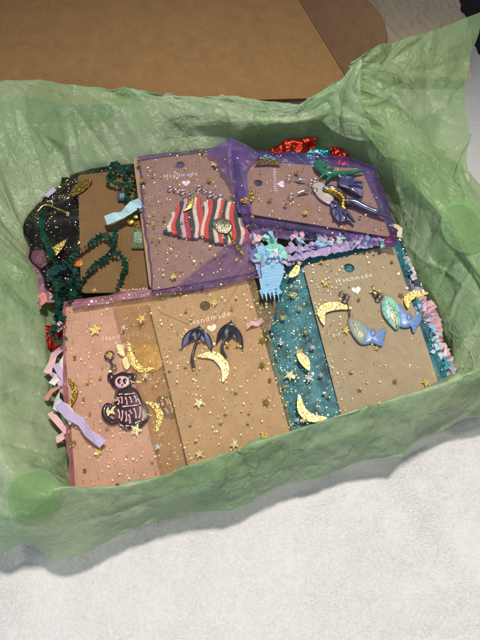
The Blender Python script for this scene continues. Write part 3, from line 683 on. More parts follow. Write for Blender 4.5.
# ------------------------------------------------------------------ bag fabrics
M['black_f'] = organza('black organza front', (.006, .005, .009), .25, sheen=0); M['black_b'] = organza('black organza back', (.006, .005, .008), .97, sheen=0)
M['purple_f'] = organza('purple organza front', (.17, .08, .34), .085, rough=.3); M['purple_b'] = organza('purple organza back', (.14, .08, .28), .50)
M['purple_v'] = organza('purple organza doubled', (.16, .09, .33), .52, rough=.3)
M['pink_f'] = organza('pink organza front', (.80, .42, .38), .12); M['pink_b'] = organza('pink organza back', (.42, .15, .21), .85)
M['nude_f'] = organza('nude organza front', (.62, .42, .22), .07); M['nude_b'] = organza('nude organza back', (.36, .29, .13), .28)
cl = [(.30, (.01, .05, .06)), (.44, (.015, .16, .21)), (.54, (.03, .30, .38)), (.62, (.03, .15, .18)), (.72, (.28, .36, .26))]
M['teal_f'] = organza('teal organza front', (.08, .20, .22), .05, tnt=.04); M['teal_b'] = organza('galaxy teal organza back', (.03, .22, .28), .93, cloud=cl)
M['smoke_b'] = organza('smoke organza', (.20, .16, .10), .85); M['mauve_b'] = organza('mauve organza', (.38, .17, .24), .85)
M['navy_b'] = organza('navy organza', (.01, .05, .08), .9)

# ---- bottom layer bags (partly seen)
Z0 = 3.7
t, G_, N_ = bag('dusty pink organza bag corner poking out at the far left', [(28,250,4.4),(70,250,4.2)], [(36,304,4.2),(78,300,4.0)], [(28,250,4.4),(30,280,4.3),(36,304,4.2)], [(70,250,4.2),(78,300,4.0)], 'mauve_b', 'mauve_b', seed=21, n=40, m=40, wr=.1)
flecks('glitter', t, G_, N_, 40, 'silver', 31)
t, G_, N_ = bag('smoky brown organza bag under the light blue strips in the middle', [(205,250,5.2),(290,240,5.2)], [(220,330,5.2),(290,330,5.2)], [(205,250,5.2),(220,330,5.2)], [(290,240,5.2),(290,330,5.2)], 'smoke_b', 'smoke_b', seed=22, n=50, m=50, wr=.08)
flecks('glitter', t, G_, N_, 420, 'gold', 32)
t, G_, N_ = bag('dark navy glitter bag beneath the right edge of the pile', [(330,225,4.4),(402,228,4.4)], [(380,395,4.2),(452,392,4.0)], [(330,225,4.4),(380,395,4.2)], [(402,228,4.4),(410,262,4.4),(432,310,4.2),(452,392,4.0)], 'navy_b', 'navy_b', seed=23, n=60, m=60, wr=.1)
flecks('glitter', t, G_, N_, 500, 'silver', 33, .03, .07)
t, G_, N_ = bag('teal glitter bag tucked behind the sideways purple bag', [(262,152,5.0),(300,148,5.1),(346,152,4.9)], [(262,175,4.8),(352,180,4.6)], [(262,152,5.0),(262,175,4.8)], [(346,152,4.9),(352,180,4.6)], 'teal_foil', 'teal_b', seed=24, n=50, m=40, wr=.18)
flecks('glitter', t, G_, N_, 120, 'gold_pale', 34, .03, .08)
def foil_scrap(top, bot, label, mk, seed, amp=.35):
    G = coons(top, bot, [top[0], bot[0]], [top[-1], bot[-1]], 50, 40); uv = cm_uv(G)
    s = np.linspace(0, 1, 50)[:, None]; tt = np.linspace(0, 1, 40)[None]
    G = G+up_normals(G)*(amp*np.sin(math.pi*s)*np.sin(math.pi*tt)+.16*noise(G*1.6+seed)+creases(uv[..., 0], uv[..., 1], 14, (0, uv[..., 0].max(), 0, uv[..., 1].max()), 1.4, .2, .12, np.random.default_rng(seed)))[..., None]
    o = make('sequin_scrap', G, grid_faces(50, 40), M[mk], at=G.reshape(-1, 3).mean(0)); tag(o, label, 'foil scrap')
foil_scrap([(268,150,5.2),(290,139,5.5),(316,138,5.4)], [(272,158,5.0),(292,156,5.2),(316,148,5.2)], 'crinkled red sequin foil behind the purple bag', 'red_foil', 1)
foil_scrap([(328,150,5.3),(340,147,5.3),(347,152,5.2)], [(332,164,5.2),(350,166,5.1)], 'small red sequin foil piece at the back right of the teal bag', 'red_foil', 2, .15)
foil_scrap([(345,226,5.0),(370,228,5.0),(396,232,4.9)], [(345,246,4.8),(396,246,4.8)], 'red sequin foil under the near edge of the purple bag', 'red_foil', 3, .1)
foil_scrap([(228,222,5.0),(252,222,5.0)], [(236,250,4.9),(254,252,4.9)], 'narrow red foil strip between the two purple bags', 'red_foil', 4, .05)
foil_scrap([(38,325,4.2),(62,322,4.2)], [(44,350,4.0),(64,350,4.0)], 'dark red foil scrap under the green strips at the left', 'red_foil', 5, .2)

# ---- black bag with burlap card
tb, BG, BN = bag('black organza bag sprinkled with gold flecks at the back left', [(66,181,4.9),(78,172,5.0),(110,166,5.0),(146,163,5.0)], [(68,302,4.7),(110,304,4.8),(152,300,4.9)], [(66,181,4.9),(55,190,4.75),(46,200,4.8),(38,205,4.6),(27,218,4.7),(24,228,4.5),(31,244,4.65),(30,258,4.5),(42,270,4.7),(47,288,4.5),(60,294,4.65),(68,302,4.7)], [(146,163,5.0),(152,300,4.9)], 'black_f', 'black_b', seed=2, wr=.12, gap=.3)
# the card lies in front of the sheet opening
qb = [(78,175,5.3),(150,168,5.3),(156,292,5.25),(81,293,5.2)]
cb, tcb = card(qb, 'burlap', 'dark burlap-textured card in the black bag at the back left', rad=.3)
flecks('glitter', tb, BG, BN, 650, 'gold', 41, .02, .05); flecks('silver_glitter', tb, BG, BN, 380, 'silver', 42, .02, .05)
tg, _, _ = tb, 0, 0
t = thing('gold_leaf_charm', 'dull gold leaf crescent on the top corner of the burlap card', 'charm', cb.at(82, 188, .1))
crescent(cb, [(70,195),(80,187),(92,180)], 10, 'gold_dark', t, 'leaf_blade')
t = thing('gold_leaf_charm', 'gold glitter crescent on the black bag left of the burlap card', 'charm', cb.at(56, 250, .1))
crescent(cb, [(47,258),(54,252),(66,240)], 8, 'gold_glitter', t, 'leaf_blade', h=-.1)
MB().tube(*px_tube(cb, [(37,212),(45,205),(58,209),(70,214)], .05, -.25)).build('gold_wire', M['gold'], t)
for (u, v, w_, hh, mk, lab) in ((123,196,11,9,'navy','dark purple square earring on the burlap card'), (138,238,13,20,'green','mossy green rectangular earring on the burlap card')):
    t = thing('square_earring', lab, 'earring', cb.at(u, v, .1))
    q = [(u-w_/2, v-hh/2), (u+w_/2, v-hh/2-1), (u+w_/2, v+hh/2), (u-w_/2, v+hh/2)]
    fill_loops('plaque', [cb.ats(q, .25)], cb.n, .18, M['p_'+mk] if mk == 'navy' else plain('mossy resin', (.10, .13, .06), .25, coat=.6, var=.7, nscale=9), t, bev=.03)
    fill_loops('inlay', [cb.ats([(u-w_*.3, v-hh*.3), (u+w_*.3, v-hh*.3), (u+w_*.3, v+hh*.25), (u-w_*.3, v+hh*.25)], .275)], cb.n, .03, plain('mottled inlay', (.22, .20, .26) if mk == 'navy' else (.20, .27, .20), .2, coat=.8, var=.9, nscale=14), t)
    MB().torus(cb.at(u-1, v-hh/2-3, .15), .13, .025, cb.n).build('ring', M['gold_dark'], t)
for (u, v, r_) in ((131,222,.26), (127,212,.22), (136,217,.2), (140,204,.18)):
    t = thing('gold_bead', 'gold glitter bead beside the pale blue strip' if u == 131 else 'small gold bead near the pale blue strip on the burlap card', 'bead', cb.at(u, v, .2), 'gold beads on the burlap card')
    b = bmesh.new(); bmesh.ops.create_icosphere(b, subdivisions=2, radius=r_*S); me = bpy.data.meshes.new('ball'); b.to_mesh(me); b.free(); me.materials.append(M['gold_glitter']); o = bpy.data.objects.new('ball', me); col.objects.link(o); o.parent = t; o.scale = (1, .8, .6)
for o in [x for x in bpy.data.objects if x.get('category') == 'bead' and not x['label'].startswith('gold glitter')]: pass
for (u, v, mk, lab) in ((79,262,'orange','small orange bead in the black bag'), (58,270,'cobalt','small cobalt blue bead in the black bag')):
    m_ = plain(mk+' resin', (.50, .17, .03) if mk == 'orange' else (.05, .08, .35), .25, coat=.5)
    blobt = thing('bead', lab, 'bead', cb.at(u, v, -.2)); blob(cb, [(u-6, v), (u, v-5), (u+6, v-1), (u+4, v+5), (u-4, v+5)], -.2, 'ball', m_, blobt, .25)
for u, v, r_, k in ((90,191,2,'gold'),(119,254,4,'gold_dark'),(128,263,5,'gold_dark'),(97,293,5,'gold'),(122,293,4,'gold'),(120,201,3,'gold_dark'),(76,199,3,'silver'),(70,218,3,'gold')):
    put_star(tb, BG, BN, u, v, r_, k).location.z += .004
# faint white lettering at the near edge of the burlap card
a, b_ = cb.at(122, 292, .02), cb.at(146, 290, .02); 
text_mesh('lettering', 'Handmade', (a+b_)/2+cb.y*.0, (b_-a)/np.linalg.norm(b_-a), cb.y, cb.n, .3, M['white_ink'], tcb)

# ---- patch card in purple bag
qp = [(133,157,5.9),(228,152,5.9),(256,272,6.0),(150,291,5.9)]
cp, tcp = card(qp, 'kraft_dim', 'kraft card with two striped braided earrings in the purple bag at the back', (180,165), .30, ((162,178),(199,175)), (186,183), .42, rad=.45)
Zp = 6.18
tp, PG, PN = bag('purple organza bag holding the card of striped braided earrings', [(138,156,Zp),(178,152,Zp),(234,145,Zp)], [(153,293,Zp-.1),(200,288,Zp),(262,276,Zp)], [(138,156,Zp),(145,225,Zp),(153,293,Zp-.1)], [(232,145,Zp),(244,190,Zp),(262,277,Zp)], 'purple_f', 'purple_b', seed=3, gap=.45, wr=.05)
flecks('glitter', tp, PG, PN, 240, 'gold', 43); flecks('dark_glitter', tp, PG, PN, 110, 'gold_dark', 44, .03, .08)
for u, v, r_, k in ((143,180,6,'gold_dark'),(137,165,4,'gold_dark'),(214,164,6,'gold'),(202,151,4,'gold_dark'),(210,180,5,'gold_dark'),(174,276,6,'gold'),(236,259,4,'gold'),(190,205,7,'gold'),(222,237,5,'gold_pale'),(152,240,3,'gold_dark'),(225,253,3,'gold'),(164,218,3,'gold_dark')):
    put_star(tp, PG, PN, u, v, r_, k)
# striped braided earrings
zz = lambda L: [(160+x/4.8, 170+y/4.8) for x, y in L]
top_ = np.array([(35,300),(45,230),(60,185),(90,150),(120,135),(190,125),(240,130),(300,145),(345,155),(380,200),(415,262)], float)
bot_ = np.array([(35,315),(60,312),(95,325),(130,335),(190,342),(230,345),(270,355),(330,365),(380,375),(415,375)], float)
stripe_m = {'w': plain('cream yarn', (.52, .45, .41), .85, sheen=.3), 'r': plain('red yarn', (.47, .045, .045), .8, sheen=.3), 'k': plain('charcoal yarn', (.035, .045, .04), .8, sheen=.3)}
seq = 'kwrkwrkwrkwrkwrkwrkwrkwr'
for side, (x0, x1, dz, lab) in enumerate(((36,194,.20,'left one of the two red, cream and charcoal striped braided earrings'),(214,412,.27,'right one of the two red, cream and charcoal striped braided earrings'))):
    t = thing('braided_earring', lab, 'earring', cp.at(*zz([((x0+x1)/2, 250)])[0], .1), 'striped braided earrings')
    xs = np.arange(x0, x1, 19.5)
    for k, x in enumerate(xs):
        yt = np.interp(x, top_[:, 0], top_[:, 1])+4; yb = np.interp(x, bot_[:, 0], bot_[:, 1])-3; qq = abs(2*(x-x0)/(x1-x0)-1)**3; yt += (26 if side else 8)*qq; yb -= 22*qq
        pts = []
        for q in np.linspace(0, 1, 7): pts.append((x+9*math.sin(q*5.5+k*.5)+(6-12*q)*.6, yt+(yb-yt)*q))
        n_ = max(10, int((yb-yt)/2.6)); P, R = px_tube(cp, zz(pts), .155, dz+.05*math.sin(k), n_); R = R*(1+.16*np.sin(np.arange(n_)*2.1)); R[0] *= .5; R[-1] *= .5
        MB().tube(P, R, 8, .8).build('braid', stripe_m[seq[(k+side) % len(seq)]], t)
    links = zz([(50,88),(80,98),(110,104),(135,112),(148,122)]) if side == 0 else zz([(188,84),(215,100),(240,116),(262,124),(290,130),(305,145)])
    for q, (u, v) in enumerate(links): MB().torus(cp.at(u, v, .2), .13, .032, cp.n+np.array([.0, .5*(q % 2), 0]), sx=1.5, rot=-.4).build('chain_link', M['metal'], t)
t = thing('gold_charm', 'gold star charm on the left striped earring', 'charm', cp.at(190, 200, .4)); blob(cp, zz([(140,135),(165,130),(160,165),(150,185),(110,200),(130,170)]), .38, 'nugget', M['gold_glitter'], t, .1)
t = thing('silver_charm', 'round silver and gold charm over the right striped earring', 'charm', cp.at(224, 227, .4)); blob(cp, zz([(250,250),(280,230),(330,240),(350,275),(325,305),(285,300),(258,280)]), .42, 'disc', glitter_mat('silver filigree', (.38, .36, .26)), t, .1)
MB().tube(*px_tube(cp, zz([(330,300),(350,340),(380,385),(405,410)]), .09, .4, taper=[.5, 1, .8, .4])).build('tail', M['gold_dark'], t)

# ---- dragon card, sideways, in the second purple bag
qd = [(244,160,6.6),(361,169,6.3),(391,237,6.6),(250,214,6.8)]
cdg, tcd = card(qd, 'kraft_dim', 'kraft card lying sideways with two dragon earrings', (258,183), .28, ((274,195),(273,165)), (281,184), .36, rot=-1, rad=.3)
Zd = 6.75
td_, DG, DN = bag('purple organza bag lying sideways with the dragon earrings at the back right', [(233,150,Zd+.1),(262,151,Zd),(310,153,Zd-.15),(348,157,Zd-.2),(374,167,Zd-.2)], [(243,219,Zd+.25),(290,226,Zd+.2),(340,236,Zd+.1),(398,246,Zd)], [(233,150,Zd+.1),(237,185,Zd+.2),(243,219,Zd+.25)], [(374,167,Zd-.2),(388,202,Zd-.1),(399,245,Zd)], 'purple_f', 'purple_b', seed=4, gap=.4, wr=.04)
flecks('glitter', td_, DG, DN, 170, 'gold_dark', 45, .02, .06); flecks('bright_glitter', td_, DG, DN, 60, 'gold', 46)
zd = lambda L: [(280+x/4, 150+y/4) for x, y in L]
for u, v, r_, k in ((306,213,5,'gold'),(252,217,4,'gold'),(297,172,4,'gold_dark'),(270,200,4,'gold_dark'),(328,170,4,'gold_dark'),(335,205,3,'gold_dark'),(345,228,3,'gold'),(321,180,3,'gold_dark'),(286,205,3,'gold_dark')): put_star(td_, DG, DN, u, v, r_, k)
for (pts, wd_, lab) in (([(255,164),(268,161),(281,164)], 6, 0), ([(240,201),(249,199),(253,190)], 7, 0)): crescent(Card([(a_, b__, z__+.28) for a_, b__, z__ in qd]), pts, wd_, 'gold_dark', td_, h=.02, th=.03)
# loose purple fold below the card and gathered neck between the two bags
def drape(name_lab, top, bot, left, right, mk, seed, wr=.15):
    G = coons(top, bot, left, right, 70, 50); uv = cm_uv(G); r = np.random.default_rng(seed)
    G = G+up_normals(G)*(np.abs(creases(uv[..., 0], uv[..., 1], 22, (0, uv[..., 0].max(), 0, uv[..., 1].max()), 1.8, .2, wr, r))+wr*.5*noise(G*1.2+seed))[..., None]
    return G, uv
G, uv = drape('', [(243,218,6.5),(300,228,6.5),(394,243,6.4)], [(246,226,6.1),(262,236,6.0),(305,240,6.0),(395,247,6.0)], [(243,218,6.5),(246,226,6.1)], [(394,243,6.4),(395,247,6.0)], 'purple_v', 5)
make('loose_fold', G, grid_faces(70, 50), M['purple_v'], td_, uv=uv); n_ = up_normals(G)
flecks('fold_glitter', td_, G, n_, 60, 'gold', 47)
G, uv = drape('', [(206,151,6.3),(225,142,6.6),(240,143,6.9),(262,154,6.8)], [(240,214,6.6),(250,214,6.9),(252,214,6.9)], [(206,151,6.3),(228,180,6.4),(240,214,6.6)], [(262,154,6.8),(248,172,6.95),(252,214,6.9)], 'purple_v', 6, .12)
make('gathered_neck', G, grid_faces(70, 50), M['purple_v'], td_, uv=uv)
G, uv = drape('', [(206,262,6.1),(235,240,6.35),(250,232,6.3)], [(170,292,6.0),(230,284,6.0),(262,272,5.9)], [(206,262,6.1),(170,292,6.0)], [(250,232,6.3),(262,272,5.9)], 'purple_v', 7, .12)
make('loose_fold', G, grid_faces(70, 50), organza('purple organza single', (.20, .11, .28), .38), tp, uv=uv)
# dragons
m_dk = plain('pearly blue black resin', (.045, .05, .13), .18, coat=.8, var=.5, nscale=3); m_dkg = plain('grey violet resin', (.14, .13, .28), .2, coat=.7, var=.3); m_gr = plain('sea green resin', (.015, .13, .08), .2, coat=.7, var=.35)
t = thing('dragon_earring', 'dark blue dragon earring with spread wings on the sideways card', 'earring', cdg.at(342, 195, .2))
hD = .42
MB().tube(*px_tube(cdg, zd([(175,158),(205,160),(235,178),(252,200),(250,228),(262,240)]), .24, hD, taper=[.5, .9, 1, 1, .8, .6]), 10).build('body', M['gold_dark'], t)
MB().tube(*px_tube(cdg, zd([(172,156),(200,152),(238,168),(262,190)]), .20, hD+.05, taper=[.5, 1, .9, .6]), 10).build('neck', m_dk, t)
MB().tube(*px_tube(cdg, zd([(258,205),(300,210),(345,232),(385,248),(432,268)]), .23, hD, taper=[.9, 1, .8, .9, .3]), 10).build('tail', m_dk, t)
for wname, hub, tips in (('wing', (240,140), [(238,108),(262,100),(296,112),(330,128),(332,150),(325,185)]), ('wing', (232,225), [(205,205),(205,235),(218,270),(242,288),(270,282),(300,290)])):
    mb = MB(); L = np.array([hub]+tips, float)
    for k_, tip in enumerate(tips):
        mid = ((hub[0]+tip[0])/2+4, (hub[1]+tip[1])/2-5); P, R = px_tube(cdg, zd([hub, mid, tip]), .12, hD+.04, taper=[.9, 1, .35]); mb.tube(P, R, 8)
    w_ = blob(cdg, zd([hub]+tips), hD-.12, wname, m_dkg, t, .12); mb.build('wing_bone', m_dk, w_)
MB().tube(*px_tube(cdg, zd([(290,205),(320,200),(332,185)]), .09, hD, taper=[1, .8, .3])).build('claw', m_dk, t)
t = thing('dragon_earring', 'sea green dragon earring behind the dark blue one', 'earring', cdg.at(325, 172, .2))
MB().tube(*px_tube(cdg, zd([(138,50),(152,72),(175,88),(205,98),(245,95),(290,90),(338,82)]), .22, hD-.05, taper=[.4, .8, 1, 1, .8, .7, .3]), 10).build('body', m_gr, t)
mb = MB()
for a_, b__ in (((200,95),(185,125)), ((225,95),(240,115)), ((160,70),(190,62)), ((185,85),(215,70)), ((175,88),(160,112))): mb.tube(*px_tube(cdg, zd([a_, ((a_[0]+b__[0])/2+5, (a_[1]+b__[1])/2), b__]), .15, hD-.05, taper=[1, .9, .4]), 8)
mb.build('limb', m_gr, t)
blob(cdg, zd([(145,45),(170,40),(185,60),(175,80),(150,70)]), hD-.15, 'head', m_gr, t, .15)
for k_, (L_, lab) in enumerate(((zd([(36,110),(60,112),(80,118),(108,122),(125,128),(140,120)]), 'upper clear-silver clasp on the sideways card'), (zd([(45,182),(70,172),(95,165),(120,162),(140,158)]), 'lower clear-silver clasp on the sideways card'))):
    t = thing('silver_clasp', lab, 'clasp', cdg.at(*L_[2], .2), 'silver clasps on the sideways card')
    MB().tube(*px_tube(cdg, L_[1:4], .085, .3, taper=[.4, 1.3, .5])).build('hook', M['metal'], t)
    for u, v in (L_[0], L_[4], L_[-1]): MB().torus(cdg.at(u, v, .3), .15, .03, cdg.n).build('ring', M['metal'], t)
t = thing('clear_charm', 'milky clear resin piece beside the dark blue dragon', 'charm', cdg.at(322, 195, .2))
blob(cdg, zd([(128,140),(160,125),(190,150),(215,190),(205,218),(170,205),(145,180)]), .2, 'disc', plain('milky resin', (.40, .36, .36), .15, coat=.6), t, .1)

# ---- skeleton dog card in pink bag
qk = [(62,308,5.25),(158,291,5.3),(190,478,5.3),(76,492,5.2)]
ck, tck = card(qk, 'kraft_pink', 'rosy kraft card with a pink and black skeleton dog earring', None, .3, ((104,341),(138,335)), (122,347), .40, rad=.25)
tk, KG2, KN = bag('pink organza bag holding the skeleton dog card at the near left', [(64,302,5.45),(110,294,5.5),(170,286,5.5)], [(72,495,5.4),(130,488,5.4),(196,474,5.4)], [(64,302,5.45),(64,400,5.4),(72,495,5.4)], [(170,286,5.5),(196,474,5.4)], 'pink_f', 'pink_b', seed=8, gap=.42, wr=.035)
flecks('glitter', tk, KG2, KN, 220, 'gold', 48, .02, .05); flecks('pale_glitter', tk, KG2, KN, 120, 'gold_pale', 49, .03, .06)
G, uv = drape('', [(72,303,5.7),(110,296,5.8),(150,290,5.8),(214,286,5.5)], [(74,309,5.6),(120,301,5.7),(160,296,5.7),(218,290,5.5)], [(72,303,5.7),(74,309,5.6)], [(214,286,5.5),(218,290,5.5)], 'pink_b', 9, .08)
make('gathered_neck', G, grid_faces(70, 50), M['mauve_b'], tk, uv=uv); flecks('neck_glitter', tk, G, up_normals(G), 90, 'silver', 50)
for u, v, r_, k in ((95,330,8,'gold'),(110,356,5,'gold'),(131,381,7,'gold_pale'),(110,411,8,'gold_pale'),(136,430,8,'gold_pale'),(98,453,6,'gold'),(73,443,4,'gold_dark'),(87,382,4,'gold'),(75,357,3,'gold_dark'),(115,400,3,'gold_pale'),(83,398,3,'gold'),(100,378,3,'gold'),(107,427,3,'gold'),(90,414,2.5,'gold'),(85,470,3,'gold_dark'),(118,485,4,'gold_dark')): put_star(tk, KG2, KN, u, v, r_, k)
zk = lambda L: [(80+x/4.364, 320+y/4.364) for x, y in L]
m_bk = plain('black enamel', (.022, .012, .02), .35, coat=.4); m_pk = plain('pink enamel', (.68, .38, .42), .4, coat=.3)
t = thing('skeleton_dog_earring', 'black dog earring with pink skeleton bones on the rosy card', 'earring', ck.at(125, 400, .1))
blob(ck, zk([(150,330),(160,296),(200,284),(246,300),(270,345),(298,383),(303,428),(282,455),(260,474),(238,466),(215,482),(188,476),(160,446),(143,402),(146,360)]), .16, 'body', m_bk, t, .12)
blob(ck, zk([(128,232),(150,240),(185,225),(210,232),(240,232),(238,252),(222,262),(225,285),(205,300),(170,305),(145,295),(130,272),(120,255)]), .2, 'head', m_bk, t, .12)
MB().tube(*px_tube(ck, zk([(165,440),(140,445),(112,425),(105,395),(118,372),(135,378),(132,395)]), .15, .2, taper=[1, 1, 1, .9, .8, .6]), 8).build('tail', m_bk, t)
blob(ck, zk([(152,268),(162,250),(185,244),(210,252),(215,275),(200,292),(175,296),(158,288)]), .30, 'skull', m_pk, t, .06)
for x in (172, 196): blob(ck, zk([(x-10, 266), (x, 253), (x+9, 265), (x, 280)]), .37, 'eye_socket', m_bk, t, .02, n=14, rings=2)
blob(ck, zk([(180, 284), (184, 277), (189, 284), (184, 288)]), .38, 'nose_hole', m_bk, t, .01, n=10, rings=2)
for p_ in ([(122,262),(120,240),(132,228),(146,240),(140,262)], [(222,262),(224,240),(240,230),(248,240),(238,262)]): blob(ck, zk(p_), .28, 'ear', m_bk, t, .06, n=18, rings=3)
ribs = [[(170,325),(185,322)],[(180,335),(182,365)],[(198,338),(205,370)],[(216,335),(225,362)],[(236,330),(246,360)],[(170,350),(165,370)],[(185,395),(180,440)],[(200,400),(200,445)],[(235,385),(245,430)],[(262,378),(258,430)],[(215,395),(225,410)],[(185,378),(250,372)],[(195,325),(240,320)],[(200,462),(215,462)],[(166,390),(172,430)],[(276,400),(272,440)],[(170,338),(158,352)],[(252,345),(262,370)],[(212,412),(218,452)],[(176,458),(190,466)],[(240,450),(262,440)]]
for L in ribs: MB().tube(*px_tube(ck, zk([L[0], ((L[0][0]+L[1][0])/2+3, (L[0][1]+L[1][1])/2), L[1]]), .052, .34, 10, taper=[1.1, .55, 1.1]), 6).build('bone', m_pk, t)
MB().torus(ck.at(*zk([(128,155)])[0], .2), .24, .05, ck.n).build('hook_ring', m_bk, t)
MB().tube(*px_tube(ck, zk([(130,172),(138,190),(142,205)]), .06, .22), 6).build('jump_ring', M['dark_metal'], t)
MB().torus(ck.at(*zk([(146,208)])[0], .2), .17, .035, ck.n).build('link', M['dark_metal'], t)
t = thing('skeleton_dog_earring', 'half hidden second skeleton dog earring beneath the nude bag', 'earring', ck.at(165, 405, .1))
blob(ck, zk([(335,345),(360,330),(395,340),(415,370),(425,410),(400,432),(370,420),(350,395)]), .12, 'body', m_bk, t, .1)
for L in ([(355,350),(360,375)], [(375,345),(385,372)], [(370,385),(385,410)], [(395,375),(402,405)]): MB().tube(*px_tube(ck, zk([L[0], ((L[0][0]+L[1][0])/2+3, (L[0][1]+L[1][1])/2), L[1]]), .075, .26, 8), 6).build('bone', m_pk, t)
t = thing('yellow_moon_charm', 'yellow glitter moon with pale petals showing through the nude bag', 'charm', ck.at(145, 355, .1))
blob(ck, [(128,341),(133,346),(150,343),(163,348),(163,366),(150,372),(138,366),(130,355)], .12, 'cloud', plain('pale yellow resin', (.62, .47, .10), .4, var=.4, nscale=3), t, .08)
crescent(ck, [(128,341),(131,357),(141,369),(154,368)], 7, 'moon', t, 'moon', h=.27)
for L in ([(116,345),(122,346),(125,356),(119,354)], [(122,360),(128,356),(131,364),(126,370)]): blob(ck, L, .25, 'petal', plain('cream petal', (.75, .62, .32), .4, var=.2), t, .04, n=16, rings=3)
crescent(ck, [(146,402),(156,407),(160,418),(156,432)], 7, 'moon', tk, h=.27)

crescent(ck, [(68,378),(75,390),(70,408)], 6, 'gold_dark', tk, h=.3)
# ---- umbrella card in nude bag
qu = [(149,304,5.85),(247,279,5.85),(291,436,5.85),(189,470,5.85)]
cu, tcu = card(qu, 'kraft', 'kraft card with two black umbrella earrings at the near centre', (205,306), .30, ((192,325),(229,316)), (212,328), .45, rad=.3)
tu, UG, UN = bag('sheer nude organza bag holding the black umbrella earrings', [(113,304,5.75),(150,297,6.0),(200,286,6.05),(252,273,6.05)], [(165,482,5.7),(205,470,6.0),(295,440,6.0)], [(113,304,5.75),(139,392,5.75),(165,482,5.7)], [(252,273,6.05),(270,340,6.0),(295,440,6.0)], 'nude_f', 'nude_b', seed=10, gap=.28, wr=.03)
flecks('glitter', tu, UG, UN, 260, 'gold', 51, .02, .05); flecks('pale_glitter', tu, UG, UN, 150, 'gold_pale', 52, .02, .06)
for u, v, r_, k in ((214,302,5,'gold'),(141,318,7,'gold'),(124,327,4,'silver'),(145,375,7,'gold_pale'),(199,402,7,'gold_pale'),(226,413,4,'gold_pale'),(222,422,4,'gold_pale'),(236,392,4,'gold_pale'),(250,413,3,'gold_pale'),(249,422,3,'gold_pale'),(190,424,3,'gold_pale'),(199,453,7,'gold_pale'),(235,445,7,'gold_pale'),(264,437,7,'gold'),(263,340,6,'gold_dark'),(262,365,6,'gold_dark'),(267,403,6,'gold_dark'),(270,380,4,'gold_dark'),(191,319,3,'gold'),(187,311,3,'gold'),(232,308,3,'gold'),(228,346,4,'gold'),(238,345,4,'gold'),(182,347,4,'gold_pale'),(198,341,4,'gold_pale'),(186,366,3,'gold_pale'),(158,447,6,'silver'),(154,383,3,'gold_pale'),(170,370,3,'gold_pale')): put_star(tu, UG, UN, u, v, r_, k)
crescent(cu, [(198,356),(215,356),(225,368),(223,382)], 9, 'moon', tu, h=.24)
MB().tube(cu.ats([(215,322),(240,282)], .05), .012, 4).build('pressed_line', M['kraft_grey'], tcu)
MB().tube(cu.ats([(160,312),(190,325)], .05), .012, 4).build('pressed_line', M['kraft_grey'], tcu)
m_um = plain('black pearly canopy', (.025, .024, .035), .22, coat=.8, var=.4, nscale=5); m_um2 = plain('painted violet highlight', (.14, .12, .27), .25, coat=.8)  # second one: purple highlight on the black canopy, put into the panel colour
m_um3 = plain('graphite panel', (.05, .05, .06), .25, coat=.8)
def umbrella(c, lab, apex, tips, handle, mpan):
    """tips: five rim points left->right; scalloped panels between"""
    t = thing('umbrella_earring', lab, 'earring', c.at(*apex, .1), 'black umbrella earrings')
    tips = np.array(tips, float); ap = np.array(apex, float); ce = tips.mean(0)*.6+ap*.4
    for k in range(len(tips)-1):
        a, b = tips[k], tips[k+1]; V = []; n, m = 9, 9
        for i in range(n):
            s = i/(n-1)
            for j in range(m):
                r = j/(m-1); rim = a*(1-s)+b*s; inward = (ap-rim)*.20*math.sin(math.pi*s); rim = rim+inward
                # rib curves outward like a dome
                p = ap+(rim-ap)*r; side = (a*(1-s)+b*s)-ap; q = p+np.array([side[0], -abs(side[0])*.55])*.30*math.sin(math.pi*r)
                V.append(c.at(q[0], q[1], .25+.32*math.cos(r*math.pi/2)+.06*math.sin(math.pi*s)))
        make('canopy_panel', V, grid_faces(n, m), mpan[k % len(mpan)], t)
    mb = MB()
    for tip in tips:
        P = []
        for r in np.linspace(0, 1, 10):
            side = tip-ap; q = ap+side*r+np.array([side[0], -abs(side[0])*.55])*.30*math.sin(math.pi*r); P.append(c.at(q[0], q[1], .27+.32*math.cos(r*math.pi/2)))
        mb.tube(P, np.linspace(.05, .035, 10), 6)
    mb.build('rib', m_um, t)
    MB().tube(*px_tube(c, handle, .085, .28, taper=[.8, 1, 1, 1]), 8).build('handle', m_um, t)
    MB().tube(c.ats([ap, ap+(ap-ce)*.18], .55), [.05, .02], 6).build('ferrule', m_um, t)
umbrella(cu, 'left black umbrella earring with violet shine on the near centre card', (199,327), [(182,348),(189,343),(197,342),(205,343),(212,350)], [(197,340),(194,350),(192,358),(194,368)], [m_um2, m_um, m_um, m_um2])
umbrella(cu, 'right plain black umbrella earring on the near centre card', (231,322), [(217,343),(223,338),(229,340),(237,340),(243,349)], [(229,335),(224,341),(222,348),(226,358)], [m_um, m_um3, m_um, m_um3])

